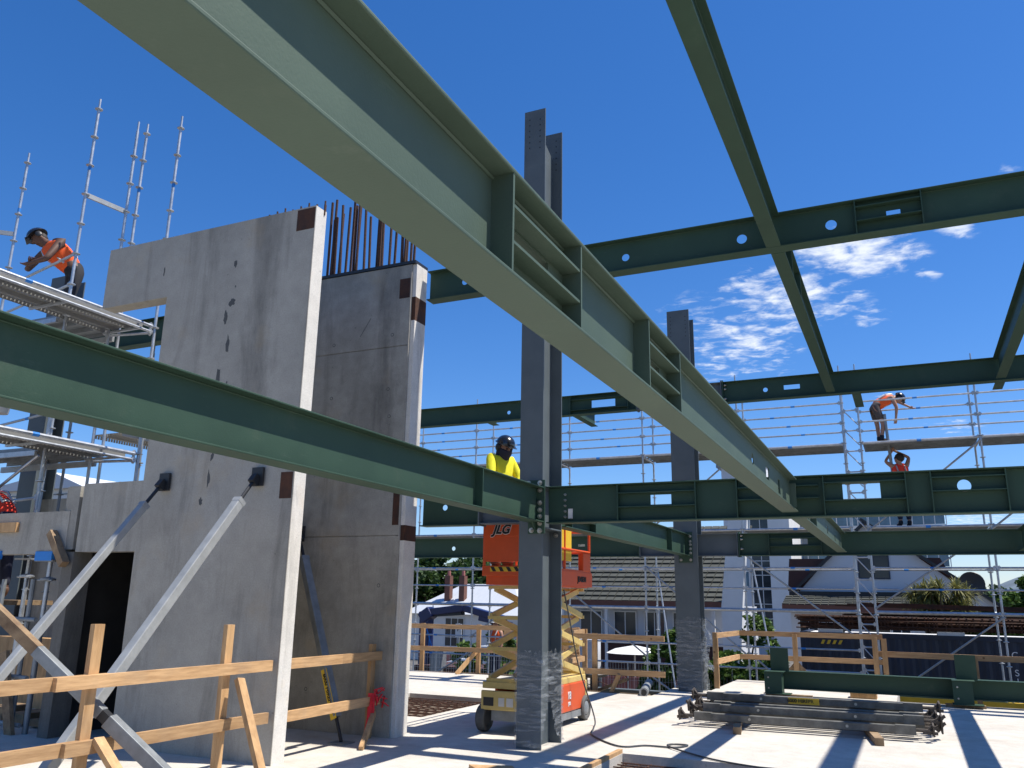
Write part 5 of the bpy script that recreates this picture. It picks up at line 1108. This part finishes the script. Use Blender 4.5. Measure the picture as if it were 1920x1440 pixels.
def gable_house():
    Y = 45.0; P_ = lambda x, y: at(x, y, Y=Y)
    h = thing('gable_house', (0, 48, -1.9), 'large house with a wide white triangular gable behind the right scaffold', 'house')
    ap, l, r = P_(1622, 983), P_(1494, 1108), P_(1880, 1142)
    zb = l.z
    MB().prism([(l.x, zb), (r.x, r.z), (ap.x, ap.z)], Y, Y+.3).build('gable_wall', M['white'], h)
    # dark soffit boards standing forward of the gable
    for a, b, s in ((l, ap, -1), (ap, r, 1)):
        d = (b-a).normalized(); n = Vector((-d.z, 0, d.x)); 
        MB().prism([((a-d*.3).x, (a-d*.3).z), ((b+d*.0).x, (b+d*.0).z), ((b+n*.14).x, (b+n*.14).z), ((a-d*.3+n*.14).x, (a-d*.3+n*.14).z)], Y-.35, Y+.29).build('barge_board', M['black'], h)
    for pts in ([(1480, 1048), (1552, 1048), (1500, 1108), (1478, 1108)], [(1722, 1046), (1762, 1046), (1790, 1090), (1786, 1090)]):
        MB().prism([(P_(*p).x, P_(*p).z) for p in pts], Y-.1, Y-.02).build('red_cladding', M['dark_red'], h)
    a, b = P_(1607, 1045), P_(1670, 1086); window(h, a.x, b.x, b.z, b.z+1.75, Y-.003, bars=1, frame='container')
    bx(l.x-.3, P_(1722, 1130).x, Y-.6, Y-.02, zb-.42, zb-.02).build('dark_band', M['black'], h)
    x0, x1 = P_(1478, 1120).x, P_(1722, 1120).x
    roof_tiles(h, 'lower_roof', [(x0, Y-2.4, 1.62), (x1, Y-2.4, 1.62), (x1, Y-.6, 2.05), (x0, Y-.6, 2.05)], 5, M['tile'], .05)
    bx(x0, x1, Y-2.5, Y-2.42, 1.32, 1.62).build('fascia', M['brown_trim'], h); bx(x0+.3, x1-.3, Y-1.9, Y-1.0, -1.9, 1.35).build('wall', M['white'], h)
    for a, b in ((1505, 1540), (1580, 1600), (1670, 1705)): window(h, P_(a, 1140).x, P_(b, 1140).x, .35, 1.15, Y-1.905)
    # right hand low white gable end
    q0, q1, q2 = P_(1700, 1060), P_(1880, 1150), P_(1700, 1150)
    return h
gable_house()
def tower():
    Y = 60.0; P_ = lambda x, y: at(x, y, Y=Y); a, b = P_(1352, 878), P_(1486, 1130)
    h = thing('apartment_tower', (a.x+3, 64, -1.9), 'white apartment tower with tall glazed stair strip behind the farther column', 'building')
    bx(a.x, b.x-1.2, Y, Y+8, -1.9, a.z).build('wall', M['white'], h); bx(b.x-1.2, b.x+.2, Y-.8, Y+7, -1.9, a.z-1.4).build('white_fin', M['white_lit'], h)
    g0 = P_(1408, 1000).x; bx(g0, g0+1.25, Y-.05, Y+.02, -.5, a.z-2).build('glazed_strip', M['glass'], h)
    t = MB(); z = -.3
    while z < a.z-2: t.box(g0-.03, g0+1.28, Y-.08, Y-.052, z, z+.05); z += .95
    t.box(g0+.6, g0+.65, Y-.08, Y-.052, -.5, a.z-2.1); t.build('mullions', M['white_lit'], h)
    bx(a.x-.3, b.x-1.1, Y-.3, Y+8.2, a.z+.02, a.z+.25).build('roof_slab', M['galv_dull'], h)
    for z in (2.6, 5.6, 8.4): window(h, a.x+.5, a.x+1.6, z, z+1.2, Y-.003, 'glass_blue')
    return h
tower()
def balcony_block():
    Y = 66.0; P_ = lambda x, y: at(x, y, Y=Y); a, b = P_(1490, 945), P_(1792, 1135)
    h = thing('balcony_block', ((a.x+b.x)/2, 70, -1.9), 'white apartment block with glass balconies above the gable house', 'building')
    zt = a.z; bx(a.x, b.x-.8, Y+1.2, Y+9, -1.9, zt).build('wall', M['white'], h)
    z = 1.2
    while z < zt-1.4:
        bx(a.x-.2, b.x, Y-.2, Y+1.2, z, z+.22).build('balcony_slab', M['white_lit'], h); bx(a.x-.1, b.x-.1, Y-.15, Y-.12, z+.24, z+1.2).build('balcony_glass', M['glass_blue'], h)
        t = MB()
        for k in range(15): x = a.x+(b.x-a.x)*k/14; t.box(x-.03, x+.03, Y-.17, Y-.155, z+.22, z+1.25)
        t.build('balustrade', M['white_lit'], h)
        for k in range(4): x = a.x+.6+(b.x-a.x-2)*k/4; window(h, x, x+1.7, z+.3, z+2.3, Y+1.19, 'glass_blue', bars=2)
        z += 2.9
    bx(a.x-.3, b.x-.5, Y-.1, Y+9, zt, zt+.25).build('roof_slab', M['white_lit'], h)
    return h
balcony_block()
# small white building seen under the left scaffold
lw = at(75, 945, Y=30); sb = thing('site_cabin', (lw.x+1, 33, -1.9), 'small white building behind the left scaffold', 'building')
bx(lw.x-5, lw.x+3.4, 30, 34, -1.9, at(100, 918, Y=30).z).build('wall', M['white_lit'], sb); zt = at(100, 918, Y=30).z
MB().prism([(lw.x-5.2, zt), (lw.x+3.6, zt), (lw.x+1.0, zt+.9)], 29.7, 34.2).build('roof', M['white'], sb); 
for k in range(4): bx(lw.x-5, lw.x+3.42, 29.96, 29.995, zt-.3-.35*k, zt-.24-.35*k).build('board_line', M['galv_dull'], sb)

# --- crane truck at the left
def crane():
    Y = 28; P_ = lambda x, y, d=0: Vector(at(x, y, Y=Y+d)); c = thing('crane_truck', (P_(830, 1250).x, Y, -1.9), 'navy loader crane folded on a truck beyond the far left rail', 'crane truck'); m = M['navy_paint']
    MB().bar(P_(797, 1245), P_(800, 1158), .42, .40, (1, 0, 0)).build('mast', m, c, bevel=.03); MB().bar(P_(793, 1160), P_(812, 1146), .5, .42).build('knuckle', m, c, bevel=.04)
    MB().bar(P_(806, 1148), P_(872, 1140), .40, .26).build('boom', m, c, bevel=.03); MB().bar(P_(868, 1139), P_(948, 1162), .34, .24).build('boom_tip', m, c, bevel=.03); MB().bar(P_(818, 1153), P_(868, 1150), .3, .12).build('ram', M['black'], c)
    MB().bar(P_(900, 1158), P_(958, 1172), .3, .2).build('outer_boom', m, c, bevel=.03)
    bx(P_(812, 1240).x, P_(818, 1240).x+.3, Y-.2, Y+.2, -1.7, -.2).build('rear_mast', M['galv_dull'], c)
    bx(P_(775, 1240).x, P_(960, 1240).x, Y, Y+2.2, -1.0, -.78).build('flat_deck', M['dark_red'], c); 
    for px in (800, 900, 940): MB().lathe((P_(px, 1250).x, Y+.1, -1.42), [(.2, -.12), (.48, -.12), (.48, .12), (.2, .12)], 'y', 18).build('wheel', M['rubber'], c)
    t = MB(); a, b = P_(815, 1128), P_(852, 1128); t.path([P_(812, 1140), P_(812, 1132), P_(848, 1132), P_(852, 1124)], .03, 6); t.build('hose_guard', M['white_letter'], c)
    for p_, q_ in (((806, 1188), (804, 1215)), ((800, 1178), (812, 1222))): MB().tube(P_(*p_, -.25), P_(*q_, -.25), .02, 6).build('hose', M['blue_tape'], c)
    text('88', .42, M['hoarding'], c, P_(800, 1152)+Vector((0, -.23, 0)), (1, 0, .5), (-.5, 0, 1))
    return c
crane()
# parked car roof
def car(label, x, y, m):
    c = thing('parked_car', (x, y, -1.9), label, 'car'); L_ = 4.2
    MB().prism([(x, -1.6), (x+L_, -1.6), (x+L_, -1.05), (x+L_-.3, -.95), (x+.9, -.9), (x+.05, -1.1)], y, y+1.7).build('body', m, c, bevel=.06)
    MB().prism([(x+.8, -.92), (x+1.5, -.42), (x+3.1, -.40), (x+3.9, -.93)], y+.1, y+1.6).build('cabin', M['glass_blue'], c, bevel=.05); MB().prism([(x+1.45, -.43), (x+3.15, -.41), (x+3.1, -.37), (x+1.5, -.38)], y+.08, y+1.62).build('roof', m, c)
    for px in (x+.8, x+3.3): MB().lathe((px, y+.02, -1.58), [(.1, -.1), (.32, -.1), (.32, .1), (.1, .1)], 'y', 18).build('wheel', M['rubber'], c)
    return c
M['car_white'] = mat('white_car_paint', (.6, .63, .66), .25, var=.03, coat=.5)
cp = at(832, 1210, Y=34); car('white car parked behind the far left rail', cp.x, 34, M['car_white'])
# hoardings / red fence panels along the street
def hoard(label, px0, px1, Y, z0, z1, m, mark=False):
    a, b = at(px0, 1250, Y=Y).x, at(px1, 1250, Y=Y).x; h = thing('hoarding_panel', ((a+b)/2, Y, z0), label, 'fence panel', 'street fence panels')
    t = MB(); n = max(2, int((b-a)/.28)); 
    for i in range(n): t.box(a+(b-a)*i/n+.012, a+(b-a)*(i+1)/n-.012, Y+(.01 if i % 2 else 0), Y+.04, z0, z1)
    t.build('board', m, h)
    for x in (a, b-.06): bx(x, x+.06, Y-.05, Y-.002, z0-.2, z1+.1).build('post', M['galv_dull'], h)
    if mark: text('7', .75, M['lettering'], h, ((a+b)/2+.6, Y-.012, (z0+z1)/2+.1), (1, 0, -.5), (.5, 0, 1), bold=.02)
    return h
hoard('faded red board fence beyond the far left rail', 786, 960, 30, -1.9, -.95, M['hoarding']); hoard('faded red board fence with a black arrow mark behind the pipe', 1125, 1290, 27, -2.6, -.70, M['hoarding'], True)
hoard('low dark red board fence right of the farther column', 1335, 1470, 26, -1.9, -.75, M['dark_red'])
hoard('reddish street wall far behind the crane truck', 800, 960, 37, -1.9, -1.0, M['hoarding'])
def temp_fence(label, pts, z0, z1):
    o = thing('mesh_fence', (pts[0][0], pts[0][1], z0), label, 'mesh fence', 'wire mesh site fences'); f = MB(); w = MB(); a, b = Vector((*pts[0], z0)), Vector((*pts[1], z0)); L_ = (b-a).length; d = (b-a)/L_
    n = int(L_/2.2)+1
    for i in range(n+1): p_ = a+d*L_*i/n; f.tube(p_, p_+Vector((0, 0, z1-z0)), .02, 6)
    for z in (0, z1-z0): f.tube(a+Vector((0,0,z)), b+Vector((0,0,z)), .018, 6)
    k = 0
    while k < L_: w.bar(a+d*k, a+d*k+Vector((0,0,z1-z0)), .005, .005); k += .085
    z = .15
    while z < z1-z0: w.bar(a+Vector((0,0,z)), b+Vector((0,0,z)), .005, .005); z += .3
    f.build('frame', M['galv'], o); w.build('wire_mesh', M['galv'], o); return o
temp_fence('wire mesh site fence along the far left of the street', [(-15.5, 23.6), (-9.5, 23.6)], -1.5, .1); temp_fence('wire mesh site fence behind the scissor lift', [(-9.0, 24.2), (-4.6, 24.2)], -1.6, -.05)

# --- things lying beyond the slab edge (behind the lift)
o = thing('floor_pipe', (-4.9, 15.8, -.1), 'fat grey pipe lying at the slab edge left of the farther column', 'pipe')
MB().tube((-4.45, 15.20, .06), (-4.75, 16.6, .10), .075, 16).build('pipe', M['galv_dull'], o, smooth=True); MB().tube((-4.447, 15.185, .06), (-4.452, 15.21, .06), .082, 16).build('pipe_end', M['zinc_light'], o, smooth=True); MB().tube((-4.4465, 15.180, .06), (-4.447, 15.186, .06), .055, 14).build('bore', M['black'], o)
o = thing('lower_steel_beam', (-5.2, 17.6, -.4), 'dark steel beam lying below the slab edge behind the pipe', 'steel beam')
t = MB(); t.box(-6.6, -4.3, 17.4, 17.62, -.15, -.13); t.box(-6.6, -4.3, 17.50, 17.512, -.42, -.15); t.box(-6.6, -4.3, 17.4, 17.62, -.44, -.42); t.build('beam', M['grey_steel'], o)
struct(bx(-9.8, -4.35, 15.55, 20.5, -1.88, -.75).build('lower_slab', M['slab'], None))
for i, (x, y) in enumerate(((-6.35, 16.1), (-6.2, 16.3), (-6.0, 16.2), (-5.75, 16.35))):
    t = MB(); t.path([(x, y, -.75), (x, y, -.05+.03*i), (x+.05, y+.05, .0+.03*i), (x+.28, y+.1, .0), (x+.33, y+.1, -.10), (x+.33, y+.1, -.75)], .009, 6)
    tag(t.build('starter_bar', M['rebar'], None, origin=(x, y, -.7)), ['leftmost hooped rusty starter bar behind the scissor lift', 'second hooped rusty starter bar from the left behind the lift', 'third hooped rusty starter bar from the left behind the lift', 'rightmost hooped rusty starter bar behind the scissor lift'][i], 'rebar', 'hooped starter bars')
for i, (p_, q_) in enumerate((((-6.0, 16.0, -.2), (-4.9, 15.7, .22)), ((-5.2, 15.5, -.1), (-4.98, 15.46, .32)), ((-6.6, 15.9, -.1), (-6.1, 15.7, .06)))):
    t = MB(); t.bar(p_, q_, .09, .05); tag(t.build('timber_offcut', M['timber_old' if i != 1 else 'timber'], None, origin=p_), ['weathered timber offcut sloping up behind the lift', 'short yellow timber stub standing by the pipe', 'timber offcut lying at the slab edge right beside the lift'][i], 'timber')
t = MB(); t.ball((-6.05, 17.0, .18), .35, 14, 6, sq=(1, 1, .25)); t.tube((-6.05, 17, -.9), (-6.05, 17, .15), .05, 8)
tag(t.build('cable_spool', M['black'], None, origin=(-6, 17, -.9), smooth=True), 'dark coil of material on a stand behind the lift', 'coil')
um = MB(); c0 = at(1190, 1214, Y=30); um.lathe((c0.x, 30, c0.z-.35), [(.03, -1.8), (.03, .15), (1.0, .16), (.7, .3), (.05, .42)], 'z', 22)
tag(um.build('parasol', M['white_lit'], None, origin=(c0.x, 30, -1.6), smooth=True), 'white parasol below the guard rail behind the lift', 'parasol')
for i, (px, py) in enumerate(((1078, 1190), )):
    q = at(px, py, Y=29); t = MB(); t.box(q.x, q.x+.75, 29, 29.6, q.z-1.4, q.z-.15); tag(t.build('cabinet', M['white'], None, origin=(q.x+.3, 29.3, q.z-1.4)), 'pale cabinet behind the rail beside the scissor arms', 'cabinet')
sg = at(861, 1180, Y=26); o = thing('street_sign', (sg.x, 26, -1.9), 'small white parking sign on a pole beyond the far left rail', 'sign')
MB().tube((sg.x, 26, -1.9), (sg.x, 26, sg.z+.2), .025, 8).build('pole', M['galv'], o); bx(sg.x-.12, sg.x+.12, 25.95, 25.97, sg.z-.25, sg.z+.18).build('sign_plate', M['white_letter'], o); text('P', .2, M['lettering'], o, (sg.x, 25.945, sg.z), (1, 0, 0), (0, 0, 1))
# satellite dish
q = at(1822, 1095, Y=42); o = thing('satellite_dish', (q.x, 42, q.z-.8), 'dark round satellite dish above the gable house', 'satellite dish')
MB().lathe((q.x, 42, q.z), [(.02, .10), (.32, .04), (.52, -.06), (.50, -.08), (.02, .02)], 'y', 24).build('dish', M['black'], o, smooth=True); MB().tube((q.x, 42.05, q.z), (q.x+.1, 42.1, q.z-1.4), .035, 8).build('pole', M['galv_dull'], o)

# --- trees
def T(label, px, py_top, Y, cr, **k):
    p_ = at(px, py_top, Y=Y); return tree(label, p_.x, Y, p_.z+1.9, cr, **k)
T('dark evergreen tree behind the cottage at the far left', 800, 1040, 56, 3.6, n=9000, size=.22, seed=3, group='trees behind the houses')
T('broad dark evergreen tree behind the cottage chimneys', 880, 1032, 58, 4.2, n=11000, size=.22, seed=4, group='trees behind the houses')
T('dark evergreen tree just left of the scissor lift platform', 945, 1046, 55, 3.2, n=9000, size=.22, seed=5, group='trees behind the houses')
T('dark evergreen tree right of the lift basket behind the tiled roof', 1075, 1000, 60, 3.0, n=7000, size=.22, seed=6, group='trees behind the houses')
T('young leafy tree left of the scissor arms', 925, 1155, 26, 1.3, n=6000, size=.09, leaf='leaf_mid', seed=7, low=.05)
T('leafy bush behind the farther column on its right', 1385, 1150, 25.0, 1.35, n=9000, size=.085, leaf='leaf_mid', seed=8, low=.02)
T('second leafy bush against the container end', 1425, 1180, 23.6, .9, n=4000, size=.085, leaf='leaf_mid', seed=9, low=.02)
T('shaded leafy bush just left of the farther column', 1252, 1165, 25, 1.0, n=5000, size=.085, leaf='leaf_mid', seed=10, low=.02)
T('round dark tree beside the satellite dish', 1790, 1085, 70, 2.2, n=5000, size=.2, seed=12, group='trees behind the houses')
T('rounded tree right of the satellite dish', 1838, 1092, 72, 2.4, n=5000, size=.2, leaf='leaf_far', seed=13, group='trees behind the houses')
T('olive tree at the right edge', 1912, 1072, 62, 2.4, n=5000, size=.2, leaf='leaf_mid', seed=14, group='trees behind the houses')
# cabbage tree: heads of strap leaves
def cabbage():
    c = at(1765, 1150, Y=36); root = thing('cabbage_tree', (c.x, 36, -1.9), 'spiky cabbage tree with olive strap leaves before the gable house', 'tree'); t = MB(); rs = np.random.RandomState(5); vs = []; fs = []
    heads = []
    for k in range(26):
        p_ = at(1712+rs.uniform(0, 104), 1103+rs.uniform(0, 48), Y=36+rs.uniform(-.9, .9)); heads.append(p_); t.tube((c.x, 36, -1.0), p_, .07, 6, .05)
    t.tube((c.x, 36, -1.9), (c.x, 36, -.9), .16, 9, .12); t.build('trunk', M['bark'], root)
    for h_ in heads:
        for k in range(120):
            d = rs.normal(size=3); d[2] = d[2]*.75+.15; d /= np.linalg.norm(d); L_ = rs.uniform(.40, .78); s = np.cross(d, (0, 0, 1)); s = s/(np.linalg.norm(s)+1e-6)*.020
            p0 = np.array(h_); p1 = p0+d*L_*.6; p2 = p0+d*L_+np.array((0, 0, -.20*L_)); n0 = len(vs); vs += [p0-s*.6, p0+s*.6, p1+s, p1-s, p2]; fs += [(n0, n0+1, n0+2, n0+3), (n0+3, n0+2, n0+4)]
    me = bpy.data.meshes.new('crown'); o_ = np.array((c.x, 36, -1.9)); me.from_pydata([tuple(v-o_) for v in vs], [], fs); me.materials.append(M['leaf_olive']); o = bpy.data.objects.new('crown', me); COL.objects.link(o); o.parent = root
cabbage()
# --- hill
def hill():
    rs = np.random.RandomState(2); xs = np.linspace(-350, 700, 90); pts = []; fs = []
    for j, yy in enumerate((860, 930, 1010, 1100, 1200)):
        for i, x in enumerate(xs):
            base = max(0, 34*math.exp(-((x-120)/62)**2)+30*math.exp(-((x-260)/90)**2)+10*math.exp(-((x+100)/150)**2)*.4); h_ = base*(0, .62, .95, 1.0, .7)[j]+rs.uniform(-.8, .8)*(j > 0)
            pts.append((x, yy, -1.9+h_*1.05+(0 if j else -1)))
    for j in range(4):
        for i in range(89): a = j*90+i; fs.append((a, a+1, a+91, a+90))
    m = MB().add(pts, fs).build('hills', mat('haze_blue_wooded_hill', (.10, .135, .17), .95, var=.3, scale=.05, c2=(.13, .17, .20)), None, smooth=True); struct(m)  # bluish distance haze mixed into the wooded hill's colour
hill()
